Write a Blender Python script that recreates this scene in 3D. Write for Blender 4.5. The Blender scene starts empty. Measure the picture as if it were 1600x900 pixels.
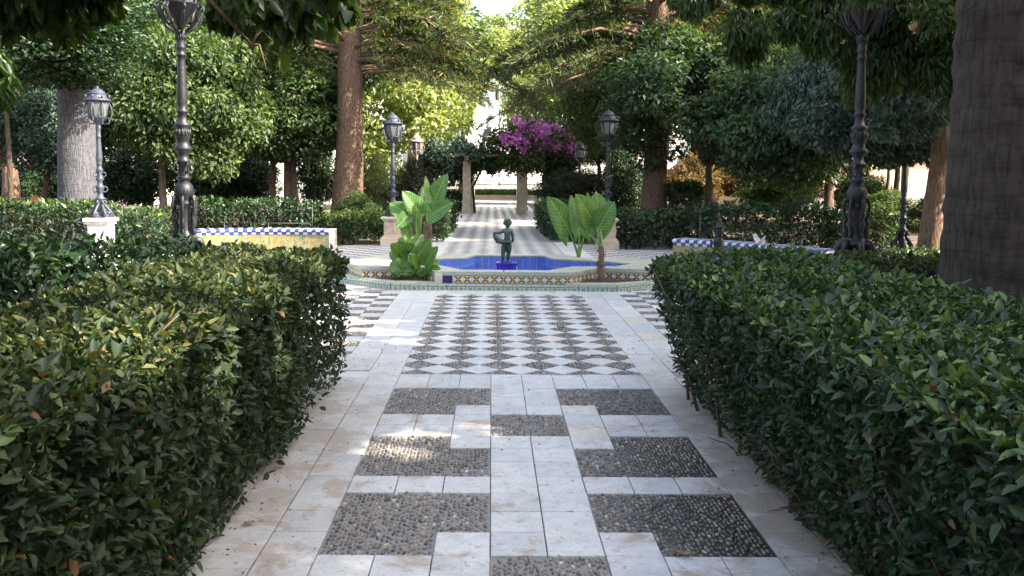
import bpy, math, random
import numpy as np
from mathutils import Vector, Matrix
S = bpy.context.scene
PI = math.pi
rad = math.radians
random.seed(7); R = np.random.RandomState(11)
# ------------------------------------------------------------------ camera, sky, sun
F = 1365.0; EYE = 1.6
cam_d = bpy.data.cameras.new('camera'); cam = bpy.data.objects.new('camera', cam_d)
S.collection.objects.link(cam); S.camera = cam
cam.location = (0, 0, EYE)
cam.rotation_euler = (Matrix.Rotation(rad(90 - 4.2), 3, 'X') @ Matrix.Rotation(rad(0.25), 3, 'Z')).to_euler()
cam_d.sensor_width = 36; cam_d.lens = 36 * F / 1600
cam_d.shift_x = 0.02; cam_d.shift_y = -0.046
cam_d.clip_start = 0.05; cam_d.clip_end = 2000
SUN_AZ, SUN_EL = rad(110), rad(40)       # azimuth measured from +Y towards +X: from the right, a little behind
sd = Vector((math.sin(SUN_AZ) * math.cos(SUN_EL), math.cos(SUN_AZ) * math.cos(SUN_EL), math.sin(SUN_EL)))
w = bpy.data.worlds.new('World'); S.world = w; w.use_nodes = True
nt = w.node_tree; bg = nt.nodes['Background']
sky = nt.nodes.new('ShaderNodeTexSky'); sky.sky_type = 'NISHITA'; sky.sun_disc = False
sky.sun_elevation = SUN_EL; sky.sun_rotation = SUN_AZ
sky.dust_density = 4.0; sky.air_density = 1.0; sky.ozone_density = .4
hs = nt.nodes.new('ShaderNodeHueSaturation'); hs.inputs['Saturation'].default_value = .68       # a pale, hazy morning sky
nt.links.new(sky.outputs[0], hs.inputs['Color']); nt.links.new(hs.outputs[0], bg.inputs[0]); bg.inputs[1].default_value = 0.15
sl = bpy.data.lights.new('sun', 'SUN'); sun = bpy.data.objects.new('sun', sl); S.collection.objects.link(sun)
sl.energy = 4.2; sl.angle = rad(0.5); sl.color = (1.0, 0.90, 0.76)
sun.rotation_euler = sd.to_track_quat('Z', 'Y').to_euler()
S.view_settings.view_transform = 'Standard'; S.view_settings.look = 'None'
S.view_settings.exposure = 2.25; S.view_settings.gamma = 1.0
S.cycles.max_bounces = 7; S.cycles.diffuse_bounces = 4; S.cycles.glossy_bounces = 2
S.cycles.transmission_bounces = 4; S.cycles.transparent_max_bounces = 8

def W(px, py, d):                                   # a point of the photograph at a distance of d metres
    return Vector(((px - 768) / F * d, d, EYE - (py - 276) / F * d))

# ------------------------------------------------------------------ node helpers
class NB:
    def __init__(s, name):
        s.m = bpy.data.materials.new(name); s.m.use_nodes = True
        s.t = s.m.node_tree; s.n = s.t.nodes; s.p = s.n['Principled BSDF']; s.out = s.n['Material Output']
    def node(s, typ, ins=None, **kw):
        nd = s.n.new(typ)
        for k, v in kw.items(): setattr(nd, k, v)
        for k, v in (ins or {}).items(): s.set(nd.inputs[k], v)
        return nd
    def set(s, sock, v):
        if isinstance(v, bpy.types.NodeSocket): s.t.links.new(v, sock)
        elif isinstance(v, bpy.types.Node): s.t.links.new(v.outputs[0], sock)
        else:
            if isinstance(v, tuple) and len(v) == 3 and sock.type == 'RGBA': v = (*v, 1)
            sock.default_value = v
    def math(s, op, a, b=0.0, c=None):
        nd = s.node('ShaderNodeMath', {0: a, 1: b}, operation=op)
        if c is not None: s.set(nd.inputs[2], c)
        return nd.outputs[0]
    def pos(s): return s.node('ShaderNodeNewGeometry').outputs['Position']
    def noise(s, vec, scale, detail=3, rough=.55, dist=0):
        return s.node('ShaderNodeTexNoise', {'Vector': vec, 'Scale': scale, 'Detail': detail, 'Roughness': rough, 'Distortion': dist})
    def ramp(s, fac, stops, mode='LINEAR'):
        nd = s.node('ShaderNodeValToRGB', {0: fac}); cr = nd.color_ramp; cr.interpolation = mode
        while len(cr.elements) < len(stops): cr.elements.new(.5)
        for e, (p, c) in zip(cr.elements, stops):
            e.position = p; e.color = (*c, 1) if len(c) == 3 else c
        return nd.outputs[0]
    def mix(s, f, a, b, mode='MIX'):
        nd = s.node('ShaderNodeMix', data_type='RGBA', blend_type=mode)
        s.set(nd.inputs[0], f); s.set(nd.inputs[6], a); s.set(nd.inputs[7], b); return nd.outputs[2]
    def smooth(s, v, lo, hi):
        nd = s.node('ShaderNodeMapRange', {0: v, 1: lo, 2: hi, 3: 0.0, 4: 1.0}, interpolation_type='SMOOTHSTEP'); return nd.outputs[0]
    def bump(s, h, strength=.4, dist=.01):
        nd = s.node('ShaderNodeBump', {'Strength': strength, 'Distance': dist, 'Height': h}); s.set(s.p.inputs['Normal'], nd.outputs[0])
    def fin(s, col, rough=.5, spec=.5, metal=0):
        s.set(s.p.inputs['Base Color'], col); s.set(s.p.inputs['Roughness'], rough)
        s.set(s.p.inputs['Specular IOR Level'], spec); s.set(s.p.inputs['Metallic'], metal); return s.m
def G(v): return (v, v, v)
M = {}
def leaf_mat(name, stops, trans=.35, rough=.42, tcol=(1.5, 1.5, .5), spec=.45):
    b = NB(name); at = b.node('ShaderNodeAttribute', attribute_name='tone')
    col = b.ramp(at.outputs['Fac'], stops)
    big = b.noise(b.pos(), 1.3, 2)
    col = b.mix(.6, col, b.mix(big.outputs[0], G(.55), G(1.5)), 'MULTIPLY')
    b.fin(col, rough, spec)
    tr = b.node('ShaderNodeBsdfTranslucent', {0: b.mix(1.0, col, tcol, 'MULTIPLY')})
    mx = b.node('ShaderNodeMixShader', {0: trans, 1: b.p.outputs[0], 2: tr.outputs[0]})
    b.t.links.new(mx.outputs[0], b.out.inputs[0]); M[name] = b.m; return b.m
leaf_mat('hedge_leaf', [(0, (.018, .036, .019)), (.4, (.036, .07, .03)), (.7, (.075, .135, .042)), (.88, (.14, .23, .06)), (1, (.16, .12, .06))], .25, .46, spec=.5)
leaf_mat('hedge_leaf_warm', [(0, (.02, .034, .017)), (.45, (.038, .062, .028)), (.72, (.068, .10, .036)), (.88, (.14, .15, .055)), (1, (.17, .1, .05))], .3, .58, spec=.3)  # sun warmth on the left hedge top put into the upper leaf tones
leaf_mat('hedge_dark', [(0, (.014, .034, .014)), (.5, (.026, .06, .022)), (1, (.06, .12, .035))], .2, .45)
leaf_mat('leaf_green', [(0, (.028, .052, .022)), (.5, (.056, .095, .038)), (.85, (.11, .16, .052)), (1, (.22, .26, .1))], .4, .5, spec=.35)
leaf_mat('leaf_cool', [(0, (.024, .048, .027)), (.5, (.047, .09, .043)), (.85, (.09, .145, .062)), (1, (.17, .23, .09))], .35, .48, spec=.4)
leaf_mat('leaf_yellow', [(0, (.08, .11, .04)), (.5, (.19, .24, .09)), (1, (.42, .43, .24))], .5, .45)  # sunlit glow of the background trees put into the pale leaf colour
leaf_mat('leaf_dark', [(0, (.012, .03, .013)), (.5, (.022, .052, .02)), (1, (.05, .095, .03))], .25, .45)
leaf_mat('leaf_blue', [(0, (.022, .042, .032)), (.5, (.04, .075, .055)), (1, (.08, .13, .09))], .2, .5)
leaf_mat('leaf_hang', [(0, (.02, .04, .012)), (.6, (.035, .07, .016)), (1, (.09, .13, .03))], .45, .4)
leaf_mat('needle', [(0, (.03, .05, .022)), (.5, (.065, .10, .036)), (.85, (.14, .17, .06)), (1, (.24, .16, .07))], .3, .5)
leaf_mat('leaf_dry', [(0, (.09, .05, .02)), (.5, (.16, .09, .035)), (1, (.1, .12, .04))], .35, .6)
leaf_mat('leaf_topiary', [(0, (.02, .026, .012)), (.6, (.035, .045, .018)), (1, (.09, .06, .025))], .2, .5)
leaf_mat('flower_magenta', [(0, (.62, .13, .50)), (.6, (.80, .30, .70)), (1, (.88, .52, .80))], .5, .6, (1.2, 1, 1.2))
leaf_mat('grass', [(0, (.05, .09, .02)), (1, (.12, .17, .05))], .3, .6)

b = NB('marble'); oi = b.node('ShaderNodeObjectInfo'); p = b.pos()
n1 = b.noise(p, 3.8, 6, .68, .6); n2 = b.noise(p, 9, 6, .7, .3); n3 = b.noise(b.node('ShaderNodeMapping', {0: p, 3: (70, 170, 100)}), 1.0, 2, .5)
c = b.ramp(n2.outputs[0], [(.3, (.46, .455, .44)), (.5, (.56, .555, .54)), (.72, (.66, .65, .635))])
c = b.mix(.75, c, b.ramp(oi.outputs['Random'], [(0, (.84, .85, .87)), (.5, (1, 1, 1)), (.93, (1.04, 1.04, 1.03)), (1, (1.05, .93, .76))]), 'MULTIPLY')
vein = b.noise(p, 3.1, 6, .7, 2.5); vv = b.math('ABSOLUTE', b.math('SUBTRACT', vein.outputs[0], .5))
c = b.mix(b.math('MULTIPLY', b.math('SUBTRACT', 1, b.smooth(vv, 0, .02)), .28), c, (.34, .34, .36))
sx = b.node('ShaderNodeSeparateXYZ', {0: p})
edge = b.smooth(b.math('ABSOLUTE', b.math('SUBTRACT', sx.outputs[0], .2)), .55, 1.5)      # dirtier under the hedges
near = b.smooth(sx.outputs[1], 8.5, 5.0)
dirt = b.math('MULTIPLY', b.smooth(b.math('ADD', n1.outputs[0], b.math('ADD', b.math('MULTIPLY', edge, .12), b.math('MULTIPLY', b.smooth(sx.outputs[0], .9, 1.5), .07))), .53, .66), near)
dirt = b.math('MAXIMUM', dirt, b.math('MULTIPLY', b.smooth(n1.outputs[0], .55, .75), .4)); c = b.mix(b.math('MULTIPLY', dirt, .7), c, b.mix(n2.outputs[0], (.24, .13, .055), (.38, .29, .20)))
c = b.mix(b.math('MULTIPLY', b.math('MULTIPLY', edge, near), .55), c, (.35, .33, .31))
fl = b.noise(p, 26, 4, .65)
c = b.mix(b.math('MULTIPLY', b.smooth(fl.outputs[0], .6, .7), b.math('ADD', .25, b.math('MULTIPLY', near, .45))), c, (.2, .155, .12))
pit = b.smooth(n3.outputs[0], .62, .68)
c = b.mix(b.math('MULTIPLY', pit, .55), c, (.13, .11, .1))
b.bump(b.math('ADD', b.math('MULTIPLY', fl.outputs[0], .6), b.math('MULTIPLY', pit, -.5)), .25, .004)
M['marble'] = b.fin(c, b.math('ADD', .3, b.math('MULTIPLY', n2.outputs[0], .35)), .45)

b = NB('grout'); n = b.noise(b.pos(), 60, 4); M['grout'] = b.fin(b.ramp(n.outputs[0], [(.3, (.05, .04, .033)), (.7, (.12, .095, .075))]), .85)
b = NB('mortar'); p = b.pos(); n = b.noise(p, 40, 5); n2 = b.noise(p, 2.2, 4); b.bump(n.outputs[0], .7, .01); sx = b.node('ShaderNodeSeparateXYZ', {0: p})
damp = b.smooth(b.math('ADD', sx.outputs[0], b.math('MULTIPLY', n2.outputs[0], 1.1)), .85, 1.45)      # the panels at the right are damp and dark with moss
damp = b.math('MULTIPLY', damp, b.smooth(sx.outputs[1], 7.2, 5.6))
c = b.mix(n2.outputs[0], b.ramp(n.outputs[0], [(.3, (.15, .142, .138)), (.7, (.31, .295, .285))]), (.235, .222, .21))
M['mortar'] = b.fin(b.mix(damp, c, (.032, .027, .02)), b.math('SUBTRACT', .75, b.math('MULTIPLY', damp, .4)))
b = NB('pebble'); at = b.node('ShaderNodeAttribute', attribute_name='tone'); n = b.noise(b.pos(), 30, 4)
c = b.ramp(at.outputs['Fac'], [(0, (.055, .05, .048)), (.4, (.145, .128, .112)), (.75, (.225, .195, .165)), (.95, (.31, .25, .19)), (1, (.50, .44, .38))])
big = b.noise(b.pos(), 1.7, 4)
M['pebble'] = b.fin(b.mix(.6, c, b.mix(b.smooth(big.outputs[0], .35, .65), G(.62), G(1.35)), 'MULTIPLY'), b.math('ADD', .22, b.math('MULTIPLY', n.outputs[0], .3)), .6)
b = NB('soil'); n = b.noise(b.pos(), 25, 6, .7); b.bump(n.outputs[0], 1, .03)
M['soil'] = b.fin(b.ramp(n.outputs[0], [(.3, (.028, .02, .014)), (.6, (.075, .052, .034)), (.8, (.15, .09, .045))]), .95)
b = NB('earth'); n = b.noise(b.pos(), 4, 6, .7); b.bump(n.outputs[0], 1, .05)
M['earth'] = b.fin(b.ramp(n.outputs[0], [(.3, (.06, .045, .03)), (.6, (.12, .09, .06)), (.8, (.1, .11, .04))]), .95)

# plaza paving too far away to tell its pieces apart: chequered marble and pebble
def checker_mat(name, diag):
    b = NB(name); p = b.pos(); s = b.node('ShaderNodeSeparateXYZ', {0: p}); x, y = s.outputs[0], s.outputs[1]
    if diag:
        k = 1 / .35
        u = b.math('MULTIPLY', b.math('ADD', x, y), k); v = b.math('MULTIPLY', b.math('SUBTRACT', x, y), k)
    else:
        u = b.math('MULTIPLY', x, 1 / .245); v = b.math('MULTIPLY', y, 1 / .245)
    fl = b.math('ADD', b.math('FLOOR', u), b.math('FLOOR', v))
    ck = b.math('ABSOLUTE', b.math('MODULO', fl, 2.0))
    n = b.noise(p, 45, 4, .6); n2 = b.noise(p, 1.2, 5, .6)
    dark = b.ramp(n.outputs[0], [(.35, (.19, .18, .18)), (.65, (.34, .32, .31))])
    white = b.ramp(n2.outputs[0], [(.35, (.44, .42, .40)), (.7, (.62, .62, .61))])
    c = b.mix(ck, dark, white)
    fu = b.math('ABSOLUTE', b.math('SUBTRACT', b.math('FRACT', u), .5)); fv = b.math('ABSOLUTE', b.math('SUBTRACT', b.math('FRACT', v), .5))
    j = b.math('GREATER_THAN', b.math('MAXIMUM', fu, fv), .487)
    c = b.mix(b.math('MULTIPLY', j, .6), c, (.12, .1, .09))
    M[name] = b.fin(c, b.math('SUBTRACT', .7, b.math('MULTIPLY', ck, .3)), .4)
checker_mat('plaza_check', False); checker_mat('path_diamond', True)

def simple(name, col, rough=.5, var=.25, scale=12, metal=0, bump=0, spec=.5, bscale=None):
    b = NB(name); n = b.noise(b.pos(), scale, 5, .6)
    a = tuple(x * (1 - var) for x in col); z = tuple(min(1, x * (1 + var)) for x in col)
    c = b.ramp(n.outputs[0], [(.3, a), (.7, z)])
    if bump:
        nb = b.noise(b.pos(), bscale or scale * 3, 4); b.bump(nb.outputs[0], bump, .01)
    M[name] = b.fin(c, rough, spec, metal); return b.m
simple('iron', (.010, .011, .014), .5, .3, 25, 0, .3, .5)
simple('iron_blue', (.04, .047, .068), .5, .3, 25, 0, .3)
simple('iron_sunlit', (.30, .25, .21), .6, .35, 25, 0, .3)  # sunlight on one distant lamp post put into a pale iron colour
simple('iron_dark', (.012, .012, .014), .45, .3, 25)
simple('bronze', (.05, .08, .072), .5, .65, 22, .3, .3)
simple('stone', (.46, .38, .28), .8, .25, 8, 0, .5)
simple('stone_white', (.55, .52, .49), .8, .3, 9, 0, .5)
simple('stone_grey', (.33, .31, .28), .85, .25, 9, 0, .5)
simple('tile_blue', (.10, .18, .62), .2, .25, 6, 0, .1)
simple('tile_navy', (.012, .012, .10), .25, .3, 30)
simple('tile_white', (.62, .62, .63), .3, .12, 14)
simple('grout_white', (.5, .52, .55), .8, .15, 20)
simple('twig', (.13, .085, .055), .85, .4, 30)
simple('stalk', (.16, .28, .07), .5, .25, 12)
simple('wall_cream', (.72, .66, .56), .8, .08, 1.5)
simple('wall_white', (.78, .77, .74), .8, .06, 1.0)
simple('wall_sand', (.70, .50, .34), .85, .15, .8)
simple('shutter_green', (.06, .33, .33), .5, .2, 8)
simple('terracotta', (.36, .12, .06), .8, .25, 5)
simple('glass_dark', (.05, .06, .07), .1, .2, 2)
simple('asphalt', (.055, .055, .058), .8, .2, 20)
simple('road_pale', (.42, .41, .40), .8, .15, 3)
simple('brick', (.38, .27, .21), .85, .3, 10, 0, .4)
simple('feather', (.20, .21, .235), .7, .5, 18)
simple('feather_pale', (.52, .52, .54), .7, .3, 18)
simple('fruit', (.42, .25, .10), .45, .3, 30)
simple('dry_leaf', (.22, .13, .07), .7, .4, 40)
simple('fresh_leaf', (.06, .16, .03), .4, .4, 40)
def bark(name, c1, c2, sc=(6, 6, 1.5), rings=0, st=.8):
    b = NB(name); p = b.pos(); mp = b.node('ShaderNodeMapping', {0: p, 3: sc})
    n = b.noise(mp, 3.2, 6, .65, .4); h = n.outputs[0]
    v = b.node('ShaderNodeTexVoronoi', {'Vector': mp.outputs[0], 'Scale': 4.0})
    h = b.math('ADD', h, b.math('MULTIPLY', v.outputs[0], .5))
    if rings:
        s = b.node('ShaderNodeSeparateXYZ', {0: p}); nn = b.noise(p, 1.6, 3)
        zz = b.math('ADD', b.math('MULTIPLY', s.outputs[2], rings), b.math('MULTIPLY', nn.outputs[0], 2.4))
        r = b.math('ABSOLUTE', b.math('SUBTRACT', b.math('FRACT', zz), .5)); r = b.smooth(r, .34, .5)
        fine = b.noise(b.node('ShaderNodeMapping', {0: p, 3: (60, 60, 9)}), 1.0, 3)
        fine2 = b.noise(b.node('ShaderNodeMapping', {0: p, 3: (9, 9, 70)}), 1.0, 3)
        h = b.math('ADD', b.math('ADD', b.math('MULTIPLY', fine.outputs[0], .7), b.math('MULTIPLY', fine2.outputs[0], .35)), b.math('ADD', b.math('MULTIPLY', r, -.1), b.math('ADD', b.math('MULTIPLY', n.outputs[0], .5), b.math('MULTIPLY', b.node('ShaderNodeTexVoronoi', {'Vector': b.node('ShaderNodeMapping', {0: p, 3: (16, 16, 3.5)}).outputs[0], 'Scale': 1.0}, feature='DISTANCE_TO_EDGE').outputs[0], .9))))
        c = b.ramp(h, [(.55, c1), (1.15, c2)])
    else:
        c = b.ramp(h, [(.4, c1), (.95, c2)])
    b.bump(h, st, .03)
    M[name] = b.fin(c, .88, .3)
bark('bark_palm', (.019, .014, .010), (.060, .044, .034), rings=9, st=.5)
bark('bark_palm_grey', (.036, .036, .044), (.105, .103, .113), rings=8)
bark('bark_pine', (.06, .038, .027), (.2, .125, .085), (7, 7, 3))
bark('bark_brown', (.075, .048, .035), (.2, .13, .09))
bark('bark_grey', (.11, .09, .072), (.28, .235, .19))
bark('bark_dark', (.03, .022, .016), (.09, .065, .045))

# printed ceramic patterns (flat print on each tile, in that tile's own 0..1 coordinates)
def tile_print(name, kind):
    b = NB(name); uv = b.node('ShaderNodeUVMap'); s = b.node('ShaderNodeSeparateXYZ', {0: uv.outputs[0]})
    x, y = s.outputs[0], s.outputs[1]; n = b.noise(b.pos(), 60, 3)
    white = b.ramp(n.outputs[0], [(.3, (.50, .51, .46)), (.7, (.66, .66, .6))])
    if kind == 'star':
        a = b.math('ABSOLUTE', b.math('SUBTRACT', x, .5)); d = b.math('ABSOLUTE', b.math('SUBTRACT', y, .5))
        df = b.math('SUBTRACT', d, a); ad = b.math('ABSOLUTE', df)
        yel = b.math('GREATER_THAN', df, .09); core = b.math('LESS_THAN', b.math('ADD', a, b.math('MULTIPLY', d, .6)), .09)
        navy = b.math('LESS_THAN', ad, .13); pet = b.math('LESS_THAN', ad, b.math('MULTIPLY', b.math('SUBTRACT', a, .22), .22))
        c = b.mix(yel, white, (.62, .40, .07)); c = b.mix(navy, c, (.02, .035, .10)); c = b.mix(pet, c, (.6, .6, .55)); c = b.mix(core, c, (.62, .42, .1))
        hm = b.math('MULTIPLY', b.math('GREATER_THAN', d, .44), b.math('LESS_THAN', a, .3)); c = b.mix(hm, c, (.35, .18, .05))
    elif kind == 'ring':
        a = b.math('ABSOLUTE', b.math('SUBTRACT', x, .5)); d = b.math('ABSOLUTE', b.math('SUBTRACT', y, .5))
        r = b.math('SQRT', b.math('ADD', b.math('MULTIPLY', a, a), b.math('MULTIPLY', b.math('MULTIPLY', d, d), .5)))
        ring = b.math('MULTIPLY', b.math('GREATER_THAN', r, .1), b.math('LESS_THAN', r, .2))
        c = b.mix(.7, white, (.36, .46, .30)); c = b.mix(ring, c, (.06, .06, .10))
        q = b.math('MULTIPLY', b.math('GREATER_THAN', a, .4), b.math('LESS_THAN', d, .2)); c = b.mix(q, c, (.10, .33, .36))
        c = b.mix(b.math('GREATER_THAN', d, .42), c, (.2, .36, .42))
    elif kind == 'leafy':
        wv = b.math('SINE', b.math('MULTIPLY', x, 12.566)); yy = b.math('ADD', .5, b.math('MULTIPLY', wv, .2))
        m = b.math('LESS_THAN', b.math('ABSOLUTE', b.math('SUBTRACT', y, yy)), .2)
        m = b.math('MULTIPLY', m, b.math('GREATER_THAN', b.noise(uv.outputs[0], 7, 2).outputs[0], .45))
        c = b.mix(m, white, (.07, .34, .20)); c = b.mix(b.math('LESS_THAN', y, .12), c, (.07, .12, .28))
    elif kind == 'swirl':
        nn = b.noise(b.pos(), 5.5, 3, .5, 3.2); f = nn.outputs[0]
        c = b.ramp(f, [(0, (.60, .40, .10)), (.38, (.62, .36, .06)), (.42, (.60, .58, .42)), (.46, (.10, .38, .32)), (.50, (.60, .42, .10)), (.56, (.52, .27, .06)), (.61, (.10, .34, .34))], 'CONSTANT')
        c = b.mix(1.0, c, (.62, .62, .62), 'MULTIPLY')
    ed = b.math('MAXIMUM', b.math('ABSOLUTE', b.math('SUBTRACT', x, .5)), b.math('ABSOLUTE', b.math('SUBTRACT', y, .5)))
    c = b.mix(b.math('MULTIPLY', b.math('GREATER_THAN', ed, .485), .4), c, (.3, .28, .22))
    M[name] = b.fin(c, .25, .5)
for k in ('star', 'ring', 'leafy', 'swirl'): tile_print('tile_' + k, k)
b = NB('rim_stone'); p = b.pos(); n = b.noise(p, 14, 5, .6); n2 = b.noise(p, 2.5, 3)
c = b.ramp(n.outputs[0], [(.3, (.36, .36, .27)), (.7, (.52, .52, .42))]); c = b.mix(b.math('MULTIPLY', b.smooth(n2.outputs[0], .5, .7), .5), c, (.28, .29, .2))
b.bump(n.outputs[0], .3, .01); M['rim_stone'] = b.fin(c, .5)
b = NB('lamp_glass'); b.set(b.p.inputs['Base Color'], (.22, .24, .24, 1)); b.set(b.p.inputs['Roughness'], .12)
b.set(b.p.inputs['Transmission Weight'], .55); M['lamp_glass'] = b.m
b = NB('water'); n = b.noise(b.pos(), 7, 3); b.bump(n.outputs[0], .25, .02)
b.set(b.p.inputs['Base Color'], (.85, .93, .97, 1)); b.set(b.p.inputs['Roughness'], .03); b.set(b.p.inputs['IOR'], 1.33); b.set(b.p.inputs['Transmission Weight'], .9); M['water'] = b.m
# big-leaf blade: veins branch from the midrib (own coordinates of each blade)
b = NB('blade'); uv = b.node('ShaderNodeUVMap'); s = b.node('ShaderNodeSeparateXYZ', {0: uv.outputs[0]}); x, y = s.outputs[0], s.outputs[1]
ax = b.math('ABSOLUTE', b.math('SUBTRACT', x, .5)); t = b.math('MULTIPLY', b.math('SUBTRACT', y, b.math('MULTIPLY', ax, .9)), 9.0)
v = b.math('ABSOLUTE', b.math('SUBTRACT', b.math('FRACT', t), .5)); v = b.math('SUBTRACT', 1, b.smooth(v, .0, .09))
mid = b.math('SUBTRACT', 1, b.smooth(ax, .006, .022)); n = b.noise(b.pos(), 9, 3); oi = b.node('ShaderNodeObjectInfo')
c = b.ramp(n.outputs[0], [(.3, (.05, .125, .032)), (.7, (.1, .205, .05))])
c = b.mix(.9, c, b.ramp(oi.outputs['Random'], [(0, (.75, .9, .9)), (.6, (1, 1, 1)), (1, (1.5, 1.25, .9))]), 'MULTIPLY')
c = b.mix(b.math('MULTIPLY', b.math('MAXIMUM', v, mid), .6), c, (.34, .48, .18))
sp = b.noise(b.pos(), 55, 3, .6); eg = b.smooth(ax, .36, .5)
c = b.mix(b.math('MULTIPLY', b.smooth(b.math('ADD', sp.outputs[0], b.math('MULTIPLY', eg, .12)), .66, .72), .8), c, (.16, .10, .04)); b.fin(c, .38, .45); tr = b.node('ShaderNodeBsdfTranslucent', {0: b.mix(1.0, c, (1.5, 1.5, .6), 'MULTIPLY')})
mx = b.node('ShaderNodeMixShader', {0: .4, 1: b.p.outputs[0], 2: tr.outputs[0]}); b.t.links.new(mx.outputs[0], b.out.inputs[0]); M['blade'] = b.m

# ------------------------------------------------------------------ object helpers
COL = S.collection
def tag(o, label=None, cat=None, group=None, kind=None):
    for k, v in (('label', label), ('category', cat), ('group', group), ('kind', kind)):
        if v: o[k] = v
    return o
def empty(name, loc, rz=0, **kw):
    o = bpy.data.objects.new(name, None); COL.objects.link(o); o.location = loc; o.rotation_euler = (0, 0, rz)
    o.empty_display_size = .1; return tag(o, **kw)
def link(name, me, parent=None, loc=None, **kw):
    o = bpy.data.objects.new(name, me); COL.objects.link(o)
    if parent is not None: o.parent = parent
    if loc is not None: o.location = loc
    return tag(o, **kw)
def copy_tree(o, parent=None):
    c = o.copy(); COL.objects.link(c)
    if parent is not None: c.parent = parent
    for ch in list(o.children): copy_tree(ch, c)
    return c
class MB:
    def __init__(s): s.v = []; s.f = []; s.uv = []; s.sm = []
    def add(s, vs, fs, uvs=None, smooth=False):
        o = len(s.v); s.v += [tuple(v) for v in vs]
        for i, f in enumerate(fs):
            s.f.append(tuple(o + k for k in f)); s.sm.append(smooth)
            s.uv.append(uvs[i] if uvs else [(0, 0)] * len(f))
    def box(s, x0, y0, z0, x1, y1, z1, bev=0):
        if bev:
            q = [(x0, y0), (x1, y0), (x1, y1), (x0, y1)]
            qi = [(x0 + bev, y0 + bev), (x1 - bev, y0 + bev), (x1 - bev, y1 - bev), (x0 + bev, y1 - bev)]
            vs = [(a, b_, z0) for a, b_ in q] + [(a, b_, z1 - bev) for a, b_ in q] + [(a, b_, z1) for a, b_ in qi]
            fs = [(3, 2, 1, 0), (8, 9, 10, 11)] + [(i, (i + 1) % 4, 4 + (i + 1) % 4, 4 + i) for i in range(4)] + [(4 + i, 4 + (i + 1) % 4, 8 + (i + 1) % 4, 8 + i) for i in range(4)]
        else:
            vs = [(x0, y0, z0), (x1, y0, z0), (x1, y1, z0), (x0, y1, z0), (x0, y0, z1), (x1, y0, z1), (x1, y1, z1), (x0, y1, z1)]
            fs = [(3, 2, 1, 0), (4, 5, 6, 7), (0, 1, 5, 4), (1, 2, 6, 5), (2, 3, 7, 6), (3, 0, 4, 7)]
        s.add(vs, fs); return s
    def prism(s, pts, z0, z1, bev=0):
        n = len(pts); ar = sum(pts[i][0] * pts[(i + 1) % n][1] - pts[(i + 1) % n][0] * pts[i][1] for i in range(n))
        if ar < 0: pts = pts[::-1]
        vs = [(x, y, z0) for x, y in pts] + [(x, y, z1 - bev) for x, y in pts]
        fs = [(i, (i + 1) % n, n + (i + 1) % n, n + i) for i in range(n)] + [tuple(range(n - 1, -1, -1))]
        if bev:
            cx = sum(p_[0] for p_ in pts) / n; cy = sum(p_[1] for p_ in pts) / n
            for x, y in pts:
                L = math.hypot(x - cx, y - cy); k = 1 - bev * 1.4 / max(L, 1e-6); vs.append((cx + (x - cx) * k, cy + (y - cy) * k, z1))
            fs += [(n + i, n + (i + 1) % n, 2 * n + (i + 1) % n, 2 * n + i) for i in range(n)] + [tuple(range(2 * n, 3 * n))]
        else: fs.append(tuple(range(n, 2 * n)))
        s.add(vs, fs); return s
    def lathe(s, prof, n=16, c=(0, 0, 0), flute=0, nf=0):
        vs = []; fs = []; k = len(prof)
        for r, z in prof:
            for i in range(n):
                a = 2 * PI * i / n; rr = r * (1 + flute * math.cos(nf * a))
                vs.append((c[0] + rr * math.cos(a), c[1] + rr * math.sin(a), c[2] + z))
        for j in range(k - 1):
            for i in range(n): fs.append((j * n + i, j * n + (i + 1) % n, (j + 1) * n + (i + 1) % n, (j + 1) * n + i))
        fs.append(tuple(range(n - 1, -1, -1))); fs.append(tuple((k - 1) * n + i for i in range(n)))
        s.add(vs, fs, smooth=True); return s
    def tube(s, pts, rads, n=8, cap=True, wob=0):
        pts = [Vector(p_) for p_ in pts]
        if not hasattr(rads, '__len__'): rads = [rads] * len(pts)
        T = [(pts[min(i + 1, len(pts) - 1)] - pts[max(i - 1, 0)]).normalized() for i in range(len(pts))]
        up = Vector((0, 0, 1)) if abs(T[0].z) < .9 else Vector((0, 1, 0))
        X = T[0].cross(up).normalized(); vs = []
        for i, p_ in enumerate(pts):
            X = (X - T[i] * X.dot(T[i]))
            X = X.normalized() if X.length > 1e-5 else T[i].orthogonal().normalized()
            Y = T[i].cross(X)
            for k in range(n):
                a = 2 * PI * k / n; r = rads[i] * (1 + (wob * math.sin(3 * a + i * 1.3) + wob * .7 * math.sin(5 * a - i * .9) if wob else 0))
                vs.append(p_ + X * (r * math.cos(a)) + Y * (r * math.sin(a)))
        fs = [(j * n + i, j * n + (i + 1) % n, (j + 1) * n + (i + 1) % n, (j + 1) * n + i) for j in range(len(pts) - 1) for i in range(n)]
        if cap: fs += [tuple(range(n - 1, -1, -1)), tuple((len(pts) - 1) * n + i for i in range(n))]
        s.add(vs, fs, smooth=True); return s
    def ball(s, c, r, n=10, m=7, sc=(1, 1, 1)):
        prof = [(max(1e-4, math.sin(PI * j / m)), -math.cos(PI * j / m)) for j in range(m + 1)]; vs = []
        for q, z in prof:
            for i in range(n):
                a = 2 * PI * i / n; vs.append((c[0] + r * sc[0] * q * math.cos(a), c[1] + r * sc[1] * q * math.sin(a), c[2] + r * sc[2] * z))
        fs = [(j * n + i, j * n + (i + 1) % n, (j + 1) * n + (i + 1) % n, (j + 1) * n + i) for j in range(m) for i in range(n)]
        s.add(vs, fs, smooth=True); return s
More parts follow.
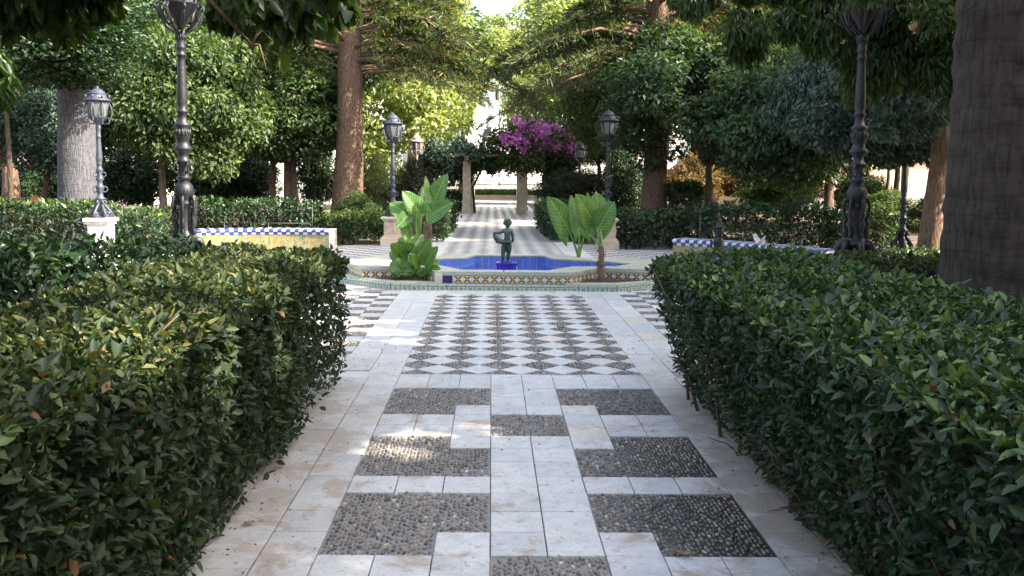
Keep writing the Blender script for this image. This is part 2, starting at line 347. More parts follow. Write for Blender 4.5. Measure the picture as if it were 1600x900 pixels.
    def quad(s, a, b_, c, d):
        s.add([a, b_, c, d], [(0, 1, 2, 3)], [[(0, 0), (1, 0), (1, 1), (0, 1)]]); return s
    def mesh(s, name, mat):
        me = bpy.data.meshes.new(name); me.from_pydata(s.v, [], s.f)
        me.polygons.foreach_set('use_smooth', s.sm)
        if any(any(q != (0, 0) for q in u) for u in s.uv):
            ul = me.uv_layers.new(name='UVMap'); ul.data.foreach_set('uv', [x for u in s.uv for q in u for x in q])
        me.materials.append(M[mat] if isinstance(mat, str) else mat); me.update(); return me
    def build(s, name, mat, parent=None, loc=None, **kw): return link(name, s.mesh(name, mat), parent, loc, **kw)

def unit(a): return a / np.maximum(np.linalg.norm(a, axis=1, keepdims=True), 1e-9)
def leaves(name, P, D, N, L, asp, mat, six=True, droop=.15, fold=.25, tone=None):
    """One mesh of separate leaves: P base points, D leaf axes, N facing, L lengths."""
    n = len(P); D = unit(D); Sd = unit(np.cross(D, N)); U = np.cross(Sd, D); L = L[:, None]; Wd = L * asp
    if six:
        V = np.stack([P, P + D * L * .33 + Sd * Wd * .48 + U * Wd * fold, P + D * L * .7 + Sd * Wd * .36 + U * (Wd * fold * .6 - L * droop * .4),
                      P + D * L - U * L * droop, P + D * L * .7 - Sd * Wd * .36 + U * (Wd * fold * .6 - L * droop * .4), P + D * L * .33 - Sd * Wd * .48 + U * Wd * fold], 1)
        k = 6; fc = np.array([[0, 1, 2, 3], [0, 3, 4, 5]])
    else:
        V = np.stack([P, P + D * L * .45 + Sd * Wd * .5 + U * Wd * fold, P + D * L - U * L * droop, P + D * L * .45 - Sd * Wd * .5 + U * Wd * fold], 1)
        k = 4; fc = np.array([[0, 1, 2], [0, 2, 3]])
    nf, fk = fc.shape
    faces = (np.arange(n)[:, None, None] * k + fc[None]).reshape(-1)
    me = bpy.data.meshes.new(name); me.vertices.add(n * k); me.vertices.foreach_set('co', V.reshape(-1).astype(np.float32))
    me.loops.add(len(faces)); me.loops.foreach_set('vertex_index', faces.astype(np.int32))
    me.polygons.add(n * nf); me.polygons.foreach_set('loop_start', (np.arange(n * nf) * fk).astype(np.int32))
    if tone is None: tone = R.rand(n)
    at = me.attributes.new('tone', 'FLOAT', 'POINT'); at.data.foreach_set('value', np.repeat(tone, k).astype(np.float32))
    me.materials.append(M[mat]); me.update(calc_edges=True); return me
def rdir(n): return unit(R.randn(n, 3))

# ------------------------------------------------------------------ ground and paving
U = .2425; X0 = -.7275; Z0 = 3.563; CX = X0 + 4 * U
g = MB(); g.quad((-600, -300, -.03), (600, -300, -.03), (600, 900, -.03), (-600, 900, -.03)); g.build('ground', 'earth', kind='structure')
pz = MB(); cc = (CX, 13.6)
ring = [(cc[0] + 8.2 * math.cos(2 * PI * i / 48), cc[1] + 7.3 * math.sin(2 * PI * i / 48)) for i in range(48)]
pz.add([(x, y, .004) for x, y in ring], [tuple(range(48))]); plaza = pz.build('plaza_paving', 'plaza_check', kind='structure')
fp = MB(); fp.quad((CX - 1.75, 15.8, .008), (CX + 1.75, 15.8, .008), (CX + 1.75, 50.5, .008), (CX - 1.75, 50.5, .008)); fp.build('far_path', 'path_diamond', kind='structure')
fb = MB()
for sx_ in (-1, 1):
    for k in range(46):
        y0 = 15.8 + k * .75; x0, x1 = sorted((CX + sx_ * 1.27, CX + sx_ * 1.77)); fb.box(x0, y0, .0, x1, y0 + .742, .014, .002)
fb.build('far_path_border', 'marble', kind='structure')
bed = MB(); bed.quad((-2.9, .3, .0), (3.4, .3, .0), (3.4, 12.3, .0), (-2.9, 12.3, .0)); path = bed.build('path', 'grout', kind='structure')

cells = {}                                          # (row, column) -> dark
def panel(r0, r1, c0, c1, skip=()):
    for r in range(r0, r1):
        for c_ in range(c0, c1):
            if (r, c_) not in skip: cells[(r, c_)] = True
panel(0, 3, 0, 3, {(0, 2)}); panel(0, 3, 5, 8, {(0, 5)})
panel(4, 7, 0, 3, {(6, 2)}); panel(4, 7, 5, 8, {(6, 5)})
panel(7, 9, 3, 5); panel(-2, 0, 3, 5)
panel(9, 12, 0, 3, {(9, 2)}); panel(9, 12, 5, 8, {(9, 5)})
panel(-5, -2, 0, 3, {(-3, 2)}); panel(-5, -2, 5, 8, {(-3, 5)})
tmesh = {}
def tile_at(x0, y0, x1, y1, name='marble_tile', parent=path, top=.014):
    g_ = .0022; k = (round(x1 - x0, 4), round(y1 - y0, 4), random.randrange(3))
    if k not in tmesh:
        a, b_ = k[0] / 2 - g_, k[1] / 2 - g_; mb = MB()
        q = [(-a, -b_), (a, -b_), (a, b_), (-a, b_)]
        if k[2]: q = [(x * (1 - random.random() * .006), y * (1 - random.random() * .006)) for x, y in q]
        mb.prism(q, -.02, 0, .0022); tmesh[k] = mb.mesh('marble_tile', 'marble')
    o = link(name, tmesh[k], parent, ((x0 + x1) / 2, (y0 + y1) / 2, top + random.uniform(-.0012, .0012)))
    o.rotation_euler = (random.uniform(-.002, .002), random.uniform(-.002, .002), random.uniform(-.002, .002)); return o
for r in range(-6, 12):
    y0 = Z0 + r * U
    for c_ in range(8):
        if not cells.get((r, c_)): tile_at(X0 + c_ * U, y0, X0 + (c_ + 1) * U, y0 + U)
for c_ in range(8): tile_at(X0 + c_ * U, Z0 + 12 * U, X0 + (c_ + 1) * U, Z0 + 14 * U - .02)
DZ0 = Z0 + 14 * U - .02; XR = X0 + 8 * U
for side in (-1, 1):                                 # side borders: three columns near, two columns of longer slabs beside the diamonds
    for k in range(3):
        x0 = X0 - (k + 1) * U - .001 * (k > 0) if side < 0 else XR + k * U + .001 * (k > 0); off = (0, .11, .05)[k]
        y = Z0 - 6 * U + off
        while y < (DZ0 + .6 if k == 2 else DZ0 - .2):
            tile_at(x0, y, x0 + U, y + U); y += U
    for k in range(2):
        x0 = X0 - (k + 1) * .263 if side < 0 else XR + k * .263
        y = DZ0 + (.13 if k else .0) - (.12 if k == 0 else 0)
        while y < 11.75:
            tile_at(x0, y, x0 + .263, y + .46); y += .46
x = X0 - .52
while x < XR + .5: tile_at(x, 11.75, x + .35, 12.12); x += .35
# diamond field
field = MB(); field.quad((X0, DZ0, .005), (XR, DZ0, .005), (XR, 11.75, .005), (X0, 11.75, .005)); dfield = field.build('diamond_paving', 'mortar', kind='structure')
HD = .1715; HZ = .175; dm = {}
def clip_diamond(cx, cy):
    poly = [(cx - HD, cy), (cx, cy - HZ), (cx + HD, cy), (cx, cy + HZ)]
    poly = [((x - cx) * .972 + cx, (y - cy) * .972 + cy) for x, y in poly]
    def clip(poly, f, g_):
        out = []
        for i in range(len(poly)):
            a, b_ = poly[i], poly[(i + 1) % len(poly)]; fa, fb_ = f(a), f(b_)
            if fa >= 0: out.append(a)
            if (fa >= 0) != (fb_ >= 0):
                t_ = fa / (fa - fb_); out.append((a[0] + (b_[0] - a[0]) * t_, a[1] + (b_[1] - a[1]) * t_))
        return out
    for f in (lambda q: q[0] - X0 - .002, lambda q: XR - .002 - q[0], lambda q: q[1] - DZ0 - .002, lambda q: 11.748 - q[1]):
        poly = clip(poly, f, None)
        if len(poly) < 3: return None
    return poly
lights = []
for j in range(-1, 15):
    for i in range(-1, 6):
        cx, cy = -.614 + .343 * i + .1715, DZ0 + .175 + .35 * j; pl = clip_diamond(cx, cy)
        if not pl: continue
        lights.append((cx, cy)); ctr = (sum(q[0] for q in pl) / len(pl), sum(q[1] for q in pl) / len(pl))
        loc_ = tuple(sorted((round(x - ctr[0], 3), round(y - ctr[1], 3)) for x, y in pl))
        if loc_ not in dm: dm[loc_] = MB().prism([(x - ctr[0], y - ctr[1]) for x, y in pl], -.012, 0, .002).mesh('marble_diamond', 'marble')
        link('marble_diamond', dm[loc_], dfield, (ctr[0], ctr[1], .0145 + random.uniform(-.001, .001)))
def pebbles(name, test, x0, x1, y0, y1, gx, gy, parent, top=.012, n=7, mat='pebble'):
    xs = np.arange(x0 + gx / 2, x1, gx); ys = np.arange(y0 + gy / 2, y1, gy)
    A, B = np.meshgrid(xs, ys, indexing='ij')
    B = B + (np.arange(len(xs)) % 2)[:, None] * gy * .5 + R.randn(len(xs))[:, None] * gy * .2
    A = A + R.randn(*A.shape) * gx * .1; B = B + R.randn(*B.shape) * gy * .13
    A = A.ravel(); B = B.ravel(); k = test(A, B); A, B = A[k], B[k]; m = len(A)
    k = R.rand(m) > .02; A, B = A[k], B[k]; m = len(A)
    rx = gx * (.26 + R.rand(m) * .20); ry = gy * (.31 + R.rand(m) * .16); an = R.randn(m) * .25; h = .004 + R.rand(m) * .0055
    th = np.arange(n) * 2 * PI / n; rw = 1 + R.randn(m, n) * .09
    px = np.cos(th)[None] * rw; py = np.sin(th)[None] * rw
    def rg(s_, z): 
        ux = px * rx[:, None] * s_; uy = py * ry[:, None] * s_
        return np.stack([A[:, None] + ux * np.cos(an)[:, None] - uy * np.sin(an)[:, None], B[:, None] + ux * np.sin(an)[:, None] + uy * np.cos(an)[:, None], np.repeat(z[:, None], n, 1)], 2)
    z0 = np.full(m, .002); V = np.concatenate([rg(1.0, z0), rg(.97, z0 + h * .55), rg(.6, z0 + h)], 1); kk = 3 * n
    fq = [[r_ * n + i, r_ * n + (i + 1) % n, (r_ + 1) * n + (i + 1) % n, (r_ + 1) * n + i] for r_ in range(2) for i in range(n)]
    fq = np.array(fq); q = (np.arange(m)[:, None, None] * kk + fq[None]).reshape(m, -1); tp = (np.arange(m)[:, None] * kk + 2 * n + np.arange(n)[None])
    fl = np.concatenate([q, tp], 1).reshape(-1); sizes = np.array(([4] * len(fq) + [n]) * m)
    me = bpy.data.meshes.new(name); me.vertices.add(m * kk); me.vertices.foreach_set('co', V.reshape(-1).astype(np.float32))
    me.loops.add(len(fl)); me.loops.foreach_set('vertex_index', fl.astype(np.int32)); me.polygons.add(len(sizes))
    me.polygons.foreach_set('loop_start', (np.cumsum(sizes) - sizes).astype(np.int32)); me.polygons.foreach_set('use_smooth', np.ones(len(sizes), bool))
    at = me.attributes.new('tone', 'FLOAT', 'POINT'); at.data.foreach_set('value', np.repeat(R.rand(m), kk).astype(np.float32))
    me.materials.append(M[mat]); me.update(calc_edges=True); o = link(name, me, parent, kind='stuff'); o.location.z = top - .009; return o
def cell_test(r0, r1, c0, c1):
    def f(A, B):
        c_ = np.floor((A - X0) / U).astype(int); r = np.floor((B - Z0) / U).astype(int)
        ins = np.array([bool(cells.get((int(a), int(b_)))) and r0 <= a < r1 and c0 <= b_ < c1 for a, b_ in zip(r, c_)])
        fx = np.abs((A - X0) / U - np.round((A - X0) / U)) ; return ins
    return f
for r0, r1, c0, c1 in ((0, 3, 0, 3), (0, 3, 5, 8), (4, 7, 0, 3), (4, 7, 5, 8), (7, 9, 3, 5), (-2, 0, 3, 5), (9, 12, 0, 3), (9, 12, 5, 8), (-5, -2, 0, 3), (-5, -2, 5, 8)):
    m_ = MB()
    for (r, c_) in cells:
        if r0 <= r < r1 and c0 <= c_ < c1: m_.box(X0 + c_ * U, Z0 + r * U, -.002, X0 + (c_ + 1) * U, Z0 + (r + 1) * U, .0045)
    pp = m_.build('pebble_panel', 'mortar', path)
    e = .006
    pebbles('pebble_inlay', cell_test(r0, r1, c0, c1), X0 + c0 * U + e, X0 + c1 * U - e, Z0 + r0 * U + e, Z0 + r1 * U - e, .0215, .042, pp, top=.0125)
def dtest(A, B):
    ok = np.ones(len(A), bool)
    for cx, cy in lights: ok &= (np.abs(A - cx) / HD + np.abs(B - cy) / HZ) > 1.03
    return ok
pebbles('pebble_inlay', dtest, X0, XR, DZ0, 11.74, .030, .036, dfield, top=.0145, n=6)
# chequered paving beside the borders: marble squares with pebble squares between, near enough to build
side_pave = MB()
for s_, xa, xb in ((-1, -2.9, X0 - .526), (1, XR + .526, 3.4)): side_pave.quad((xa, DZ0 + .4, .0055), (xb, DZ0 + .4, .0055), (xb, 12.1, .0055), (xa, 12.1, .0055))
sp = side_pave.build('side_paving', 'mortar', kind='structure')
sq = set()
for s_ in (-1, 1):
    for i in range(6):
        for j in range(20):
            xa = (X0 - .53 - (i + 1) * .245) if s_ < 0 else (XR + .53 + i * .245); ya = DZ0 + .42 + j * .245
            if ya > 11.9: continue
            if (i + j) % 2 == 0: tile_at(xa, ya, xa + .245, ya + .245, 'marble_square', sp)
            else: sq.add((round(xa, 3), round(ya, 3)))
sqa = np.array(sorted(sq))
def sqt(A, B):
    ok = np.zeros(len(A), bool)
    for xa, ya in sqa: ok |= (A > xa + .008) & (A < xa + .237) & (B > ya + .008) & (B < ya + .237)
    return ok
pebbles('pebble_inlay', sqt, X0 - .53 - 1.47, X0 - .53, DZ0 + .42, 12.1, .030, .040, sp, top=.0145, n=6)
pebbles('pebble_inlay', sqt, XR + .53, XR + 2.0, DZ0 + .42, 12.1, .030, .040, sp, top=.0145, n=6)
# soil beds under the hedges and planted beds behind
for nm, q in (('soil_bed', (-3.0, .2, -1.42, 7.0)), ('soil_bed', (1.78, .2, 9.0, 6.9)), ('soil_bed', (-9, 5.8, -3.0, 7.0))):
    MB().box(q[0], q[1], -.02, q[2], q[3], .022, .006).build(nm, 'soil', kind='structure')

# ------------------------------------------------------------------ hedges
def hedge(name, label, x0, x1, y0, y1, h, mat, dens, ll, group=None, lower=0.0, flare=0.0, stems=14, z0=0.05, inner=.45, six=True, sparse=None, asp=.5, faces='LRFBT', rz=0, origin=None):
    """A clipped hedge: outer leaf layer on each face, sparser leaves inside, stems from the ground."""
    o = empty(name, origin or ((x0 + x1) / 2, (y0 + y1) / 2, 0), rz, label=label, cat='hedge', group=group)
    cx, cy = (x0 + x1) / 2, (y0 + y1) / 2; hx, hy = (x1 - x0) / 2, (y1 - y0) / 2; P = []; Nn = []
    def put(n, f, nv):
        a, b_ = R.rand(n), R.rand(n); p_ = f(a, b_); P.append(p_); Nn.append(np.tile(np.array(nv, float), (n, 1)))
    hh = h - z0
    for fch, ar, fn, nv in (('L', 2 * hy * hh, lambda a, b_: np.stack([np.full_like(a, -hx), (a * 2 - 1) * hy, z0 + b_ * hh], 1), (-1, 0, .25)),
                            ('R', 2 * hy * hh, lambda a, b_: np.stack([np.full_like(a, hx), (a * 2 - 1) * hy, z0 + b_ * hh], 1), (1, 0, .25)),
                            ('F', 2 * hx * hh, lambda a, b_: np.stack([(a * 2 - 1) * hx, np.full_like(a, -hy), z0 + b_ * hh], 1), (0, -1, .25)),
                            ('B', 2 * hx * hh, lambda a, b_: np.stack([(a * 2 - 1) * hx, np.full_like(a, hy), z0 + b_ * hh], 1), (0, 1, .25)),
                            ('T', 4 * hx * hy, lambda a, b_: np.stack([(a * 2 - 1) * hx, (b_ * 2 - 1) * hy, np.full_like(a, h)], 1), (0, 0, 1))):
        k = dens if fch in faces else dens * .35
        put(int(ar * k), fn, nv)
    n_in = int(8 * hx * hy * hh * dens * inner)
    if n_in:
        P.append(np.stack([(R.rand(n_in) * 2 - 1) * hx, (R.rand(n_in) * 2 - 1) * hy, z0 + R.rand(n_in) * hh], 1)); Nn.append(rdir(n_in) * .6 + np.array([0, 0, .5]))
    P = np.concatenate(P); Nn = unit(np.concatenate(Nn)); n = len(P)
    wx, wy = P[:, 0] + cx, P[:, 1] + cy
    lump = (np.sin(wx * 7.1 + wy * 3.3) + np.sin(wy * 8.7 - P[:, 2] * 6.1) + np.sin(wx * 4.2 + P[:, 2] * 9.7 + 1.3) + np.sin(wy * 19 + wx * 17 + P[:, 2] * 15) + 1.4 * np.sin(wy * 2.3 + wx * 1.7 + .7) * np.sin(P[:, 2] * 3.1 + wy * 1.1)) * .016 * min(1.6, ll / .05)
    edge = np.clip(1 - P[:, 2] / h, 0, 1)
    depth = np.abs(R.randn(n)) * ll * 1.25
    P = P + Nn * (lump - depth + ll * .3)[:, None]
    P[:, 0] *= np.where(P[:, 0] * cx < 0, 1 - flare * edge ** 1.5, 1 - .05 * edge)
    # rounded top edges
    ex = np.clip((np.abs(P[:, 0]) - (hx - .2)) / .2, 0, 1); ey = np.clip((np.abs(P[:, 1]) - (hy - .2)) / .2, 0, 1); top = P[:, 2] > h - .25
    P[:, 2] -= np.where(top, (ex ** 2 + ey ** 2) * .07 * np.clip((P[:, 2] - h + .25) / .25, 0, 1), 0)
    keep = P[:, 2] > .02
    if sparse: keep &= (P[:, 2] > sparse[0] + .03 * np.sin(wx * 9) ) | (R.rand(n) < sparse[1])
    keep &= ((np.sin(wy * 5.3 + P[:, 2] * 7.7 + wx * 3) + np.sin(wy * 11.1 - P[:, 2] * 13 + wx * 12) + np.sin(P[:, 2] * 23 + wy * 3)) < 1.75) | (R.rand(n) < .35) | (P[:, 2] > h - .1)
    if h > 1.03 and x1 - x0 < 1.3: keep &= ~((wy > y1 - 1.5) & (P[:, 2] < .82 + .08 * np.sin(wy * 6)) & (R.rand(n) < .62)); keep &= ~((P[:, 2] < .16) & (R.rand(n) < .5))
    P, Nn = P[keep], Nn[keep]; n = len(P)
    D = unit(Nn * .35 + np.array([0, 0, .25]) + rdir(n) * .95); NN = Nn * .7 + np.array([0, 0, .5]) + rdir(n) * .55
    L = ll * (.5 + R.rand(n) ** 1.6 * 1.0)
    tone = np.clip(R.rand(n) ** np.where(P[:, 2] > h - .1, .95, 1.3) * (.6 + .36 * (P[:, 2] > h - .1)) + R.randn(n) * .02, 0, .9); dead = R.rand(n) < .012; tone[dead] = 1.0  # top leaves paler: new growth, with brighter light from above put into tone
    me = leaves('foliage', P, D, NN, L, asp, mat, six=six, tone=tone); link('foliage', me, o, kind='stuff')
    if stems:
        m = MB()
        for k in range(stems):
            bx, by = (random.random() * 2 - 1) * hx * .6, (random.random() * 2 - 1) * hy
            pts = [(bx, by, 0)]; r0_ = .012 if h < 1.2 else .02
            for q in range(1, 5): pts.append((bx + random.uniform(-.12, .12) * q * .6, by + random.uniform(-.12, .12) * q * .6, h * .235 * q))
            m.tube(pts, [r0_, r0_ * .8, r0_ * .6, r0_ * .4, r0_ * .25], 5)
            for e_ in range(3):
                a = pts[1 + e_]; q = random.random() * 6.28; m.tube([a, (a[0] + .12 * math.cos(q), a[1] + .12 * math.sin(q), a[2] + .12), (a[0] + .2 * math.cos(q), a[1] + .22 * math.sin(q), a[2] + .28)], [r0_ * .5, r0_ * .35, r0_ * .2], 4)
        m.build('stems', 'twig', o, kind='stuff')
    return o
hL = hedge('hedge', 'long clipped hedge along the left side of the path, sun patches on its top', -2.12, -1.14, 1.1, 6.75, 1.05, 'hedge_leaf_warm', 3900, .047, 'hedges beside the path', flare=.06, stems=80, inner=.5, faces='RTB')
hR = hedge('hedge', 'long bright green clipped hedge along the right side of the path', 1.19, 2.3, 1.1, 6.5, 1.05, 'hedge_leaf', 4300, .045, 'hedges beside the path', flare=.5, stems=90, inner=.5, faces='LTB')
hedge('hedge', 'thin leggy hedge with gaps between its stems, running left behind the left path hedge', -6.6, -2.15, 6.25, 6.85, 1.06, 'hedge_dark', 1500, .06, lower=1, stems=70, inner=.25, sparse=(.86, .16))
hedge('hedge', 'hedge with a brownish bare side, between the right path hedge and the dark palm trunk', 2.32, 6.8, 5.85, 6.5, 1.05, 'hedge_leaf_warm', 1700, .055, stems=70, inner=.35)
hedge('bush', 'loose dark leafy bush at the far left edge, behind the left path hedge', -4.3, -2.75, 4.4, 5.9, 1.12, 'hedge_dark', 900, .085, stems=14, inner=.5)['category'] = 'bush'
# twiggy bits standing out of the near hedges
for hb, (xa, xb, ya, yb) in ((hL, (-1.3, -1.1, 1.5, 6.6)), (hR, (1.2, 1.4, 1.5, 6.4))):
    m = MB(); ox, oy = hb.location.x, hb.location.y
    for k in range(90):
        x, y, z = random.uniform(xa, xb) - ox, random.uniform(ya, yb) - oy, random.uniform(.1, .98); s_ = 1 if ox < 0 else -1; pts = [(x - s_ * .12, y, z)]
        for q in range(3):
            l = pts[-1]; pts.append((l[0] + s_ * random.uniform(.015, .055), l[1] + random.uniform(-.04, .04), l[2] + random.uniform(-.01, .06)))
        m.tube(pts, [.005, .0042, .0034, .0018], 4)
    m.build('bare_twigs', 'twig', hb, kind='stuff')

LB = .08
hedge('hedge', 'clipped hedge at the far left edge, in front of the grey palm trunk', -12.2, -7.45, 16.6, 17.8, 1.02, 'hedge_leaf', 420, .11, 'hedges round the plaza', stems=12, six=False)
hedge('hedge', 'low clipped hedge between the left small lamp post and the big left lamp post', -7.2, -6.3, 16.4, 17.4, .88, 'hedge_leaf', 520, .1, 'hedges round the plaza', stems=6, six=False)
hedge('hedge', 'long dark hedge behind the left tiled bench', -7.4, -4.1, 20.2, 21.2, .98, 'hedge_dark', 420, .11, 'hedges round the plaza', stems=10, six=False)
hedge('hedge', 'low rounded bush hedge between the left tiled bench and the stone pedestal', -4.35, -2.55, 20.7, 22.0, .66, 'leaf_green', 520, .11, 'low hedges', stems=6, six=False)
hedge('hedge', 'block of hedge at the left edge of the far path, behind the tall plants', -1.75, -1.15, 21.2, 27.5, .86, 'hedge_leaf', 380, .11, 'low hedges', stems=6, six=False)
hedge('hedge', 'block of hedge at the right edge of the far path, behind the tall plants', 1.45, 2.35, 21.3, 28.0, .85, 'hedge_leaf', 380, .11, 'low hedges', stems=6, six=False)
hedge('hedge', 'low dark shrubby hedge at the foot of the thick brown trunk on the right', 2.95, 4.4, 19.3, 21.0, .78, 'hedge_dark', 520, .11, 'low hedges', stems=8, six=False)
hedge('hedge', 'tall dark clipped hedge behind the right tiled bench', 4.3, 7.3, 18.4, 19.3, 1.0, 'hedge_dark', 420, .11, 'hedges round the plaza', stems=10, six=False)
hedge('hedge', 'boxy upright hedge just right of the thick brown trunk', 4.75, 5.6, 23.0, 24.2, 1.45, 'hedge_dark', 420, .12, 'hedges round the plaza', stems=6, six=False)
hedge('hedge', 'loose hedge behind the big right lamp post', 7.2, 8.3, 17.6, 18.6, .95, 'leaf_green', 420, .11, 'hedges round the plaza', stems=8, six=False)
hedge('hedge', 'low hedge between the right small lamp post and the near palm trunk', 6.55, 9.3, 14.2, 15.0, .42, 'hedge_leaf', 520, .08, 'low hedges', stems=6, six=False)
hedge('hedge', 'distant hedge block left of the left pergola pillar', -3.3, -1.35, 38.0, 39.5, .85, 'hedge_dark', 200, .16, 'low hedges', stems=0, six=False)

# ------------------------------------------------------------------ fountain
FA = rad(-3); FC = Vector((CX, 13.6, 0))
ft = empty('fountain', FC, FA, label='low tiled star-shaped fountain with a blue basin in the middle of the plaza', cat='fountain')
def loc(pts): return [(x, y - 13.6) for x, y in pts]
oct_ = loc([(-1.58, 12.15), (1.58, 12.15), (2.95, 13.3), (2.95, 13.9), (1.58, 15.05), (-1.58, 15.05), (-2.95, 13.9), (-2.95, 13.3)])
outer = loc([(-.96, 12.2), (.96, 12.2), (1.34, 12.85), (2.1, 12.65), (2.6, 13.6), (2.1, 14.55), (1.34, 14.35), (.96, 15.0), (-.96, 15.0), (-1.34, 14.35), (-2.1, 14.55), (-2.6, 13.6), (-2.1, 12.65), (-1.34, 12.85)])
inner_ = loc([(-.62, 12.42), (.62, 12.42), (1.0, 13.02), (1.65, 13.12), (1.95, 13.55), (1.65, 13.85), (.72, 14.3), (.58, 14.78), (-.58, 14.78), (-.72, 14.3), (-1.65, 13.85), (-1.95, 13.55), (-1.65, 13.12), (-1.0, 13.02)])
from mathutils.geometry import tessellate_polygon
po_ = [Vector((x * .985, y * .985, .098)) for x, y in oct_]; pi_ = [Vector((x * .975, y * .975, .098)) for x, y in outer]
m = MB(); al = po_ + pi_; m.add(al, [t_ if (al[t_[1]] - al[t_[0]]).cross(al[t_[2]] - al[t_[0]]).z > 0 else t_[::-1] for t_ in tessellate_polygon([po_, pi_])])
m.add([(v_.x, v_.y, 0) for v_ in po_] + po_, [(i, (i + 1) % 8, 8 + (i + 1) % 8, 8 + i) for i in range(8)]); m.build('plinth', 'stone_grey', ft)
def wall_ring(po, pi, z0, z1):
    m = MB(); n = len(po)
    for i in range(n):
        j = (i + 1) % n; m.add([(*po[i], z0), (*po[j], z0), (*po[j], z1), (*po[i], z1)], [(0, 1, 2, 3)])
        m.add([(*pi[i], z0), (*pi[j], z0), (*pi[j], z1), (*pi[i], z1)], [(3, 2, 1, 0)])
        m.add([(*po[i], z1), (*po[j], z1), (*pi[j], z1), (*pi[i], z1)], [(0, 1, 2, 3)])
    return m
wall_ring([(x * .994, y * .994) for x, y in outer], [(x * 1.01, y * 1.01) for x, y in inner_], .006, .25).build('basin_wall', 'grout_white', ft)
def seg_tiles(a, b_, z0, z1, size, name, mat, out=.006, gap=.003, mats=None, flip=1):
    a = Vector((*a, 0)); b_ = Vector((*b_, 0)); d = b_ - a; L = d.length; d.normalize(); nn = Vector((d.y, -d.x, 0)) * flip; n = max(1, round(L / size)); st = L / n
    key = (round(st, 4), z1 - z0, name, mat, flip); 
    if key not in tmesh:
        m = MB(); x0, x1 = gap / 2, st - gap / 2; h0, h1 = gap / 2, (z1 - z0) - gap / 2; e = .0015
        vs = [(x0, 0, h0), (x1, 0, h0), (x1, 0, h1), (x0, 0, h1), (x0 + e, -1, h0 + e), (x1 - e, -1, h0 + e), (x1 - e, -1, h1 - e), (x0 + e, -1, h1 - e)]
        vs = [(x, y * out * flip, z) for x, y, z in vs]
        fs = [(4, 5, 6, 7), (0, 1, 5, 4), (1, 2, 6, 5), (2, 3, 7, 6), (3, 0, 4, 7)]
        z4 = [(0, 0)] * 4; m.add(vs, fs, [[(0, 0), (1, 0), (1, 1), (0, 1)], [(0, .01)] * 4, [(.99, 0)] * 4, [(0, .99)] * 4, [(0, .01)] * 4]); tmesh[key] = m.mesh(name, mat)
    for k in range(n):
        o = link(name, tmesh[key], ft); p_ = a + d * (st * k) - nn * .001; o.location = (p_.x, p_.y, z0); o.rotation_euler = (0, 0, math.atan2(d.y, d.x))
for i in (7, 0, 1, 2, 6):                                       # outer plinth: a low band of ringed tiles
    a, b_ = oct_[i], oct_[(i + 1) % 8]
    seg_tiles(a, b_, .004, .062, .13, 'plinth_tile', 'tile_ring', .02); seg_tiles(a, b_, .062, .098, .13, 'border_tile', 'tile_leafy', .02)
for i in (0, 1, 2, 3, 11, 12, 13):
    a, b_ = outer[i], outer[(i + 1) % 14]
    if i == 0:                                                   # the front face starts with a plain navy tile and a stone block
        sx0 = -.96; seg_tiles((-.86, a[1]), (-.72, a[1]), .104, .212, .14, 'navy_tile', 'tile_navy')
        MB().box(-.965, a[1] - .004, .1, -.868, a[1] + .2, .249, .002).build('corner_block', 'stone_white', ft)
        seg_tiles((-.70, a[1]), (.96, a[1]), .1, .215, .1275, 'star_tile', 'tile_star'); seg_tiles((-.70, a[1]), (.96, a[1]), .215, .247, .1275, 'border_tile', 'tile_leafy')
    else:
        seg_tiles(a, b_, .1, .215, .1275, 'star_tile', 'tile_star'); seg_tiles(a, b_, .215, .247, .1275, 'border_tile', 'tile_leafy')
for i in (5, 6, 7, 8, 9):
    seg_tiles(inner_[i], inner_[i + 1], .02, .13, .121, 'blue_tile', 'tile_blue', .005, .013, flip=-1); seg_tiles(inner_[i], inner_[i + 1], .132, .244, .121, 'blue_tile', 'tile_blue', .005, .013, flip=-1)
for i in (4, 10, 3, 11):
    seg_tiles(inner_[i], inner_[i + 1], .132, .244, .121, 'blue_tile', 'tile_blue', .005, .013, flip=-1)
for i in range(14):                                              # rim slabs
    j = (i + 1) % 14; a, b_, c_, d_ = (Vector(q) for q in (outer[i], outer[j], inner_[j], inner_[i])); n = max(1, round((b_ - a).length / .33))
    for k in range(n):
        t0, t1 = k / n + .004, (k + 1) / n - .004
        pts = [a.lerp(b_, t0), a.lerp(b_, t1), d_.lerp(c_, t1), d_.lerp(c_, t0)]
        MB().prism([tuple(q * 1.004) if qi < 2 else tuple(q * .994) for qi, q in enumerate(pts)], .2505, .272, .003).build('rim_slab', 'rim_stone', ft)
MB().prism([(x * 1.005, y * 1.005) for x, y in inner_], .006, .016).build('basin_floor', 'tile_blue', ft)
m = MB(); m.add([(x, y, .05) for x, y in inner_], [tuple(range(14))]); m.build('water', 'water', ft)
for i in range(8):                                               # slabs on top of the plinth edge
    a, b_ = Vector(oct_[i]), Vector(oct_[(i + 1) % 8]); n = max(1, round((b_ - a).length / .35))
    for k in range(n):
        t0, t1 = k / n + .003, (k + 1) / n - .003; p0, p1 = a.lerp(b_, t0), a.lerp(b_, t1)
        if i in (0, 4) and abs((p0.x + p1.x) / 2) < 1.0: continue
        MB().prism([tuple(p0), tuple(p1), tuple(p1 * .86), tuple(p0 * .86)], .0985, .112, .002).build('plinth_slab', 'rim_stone', ft)
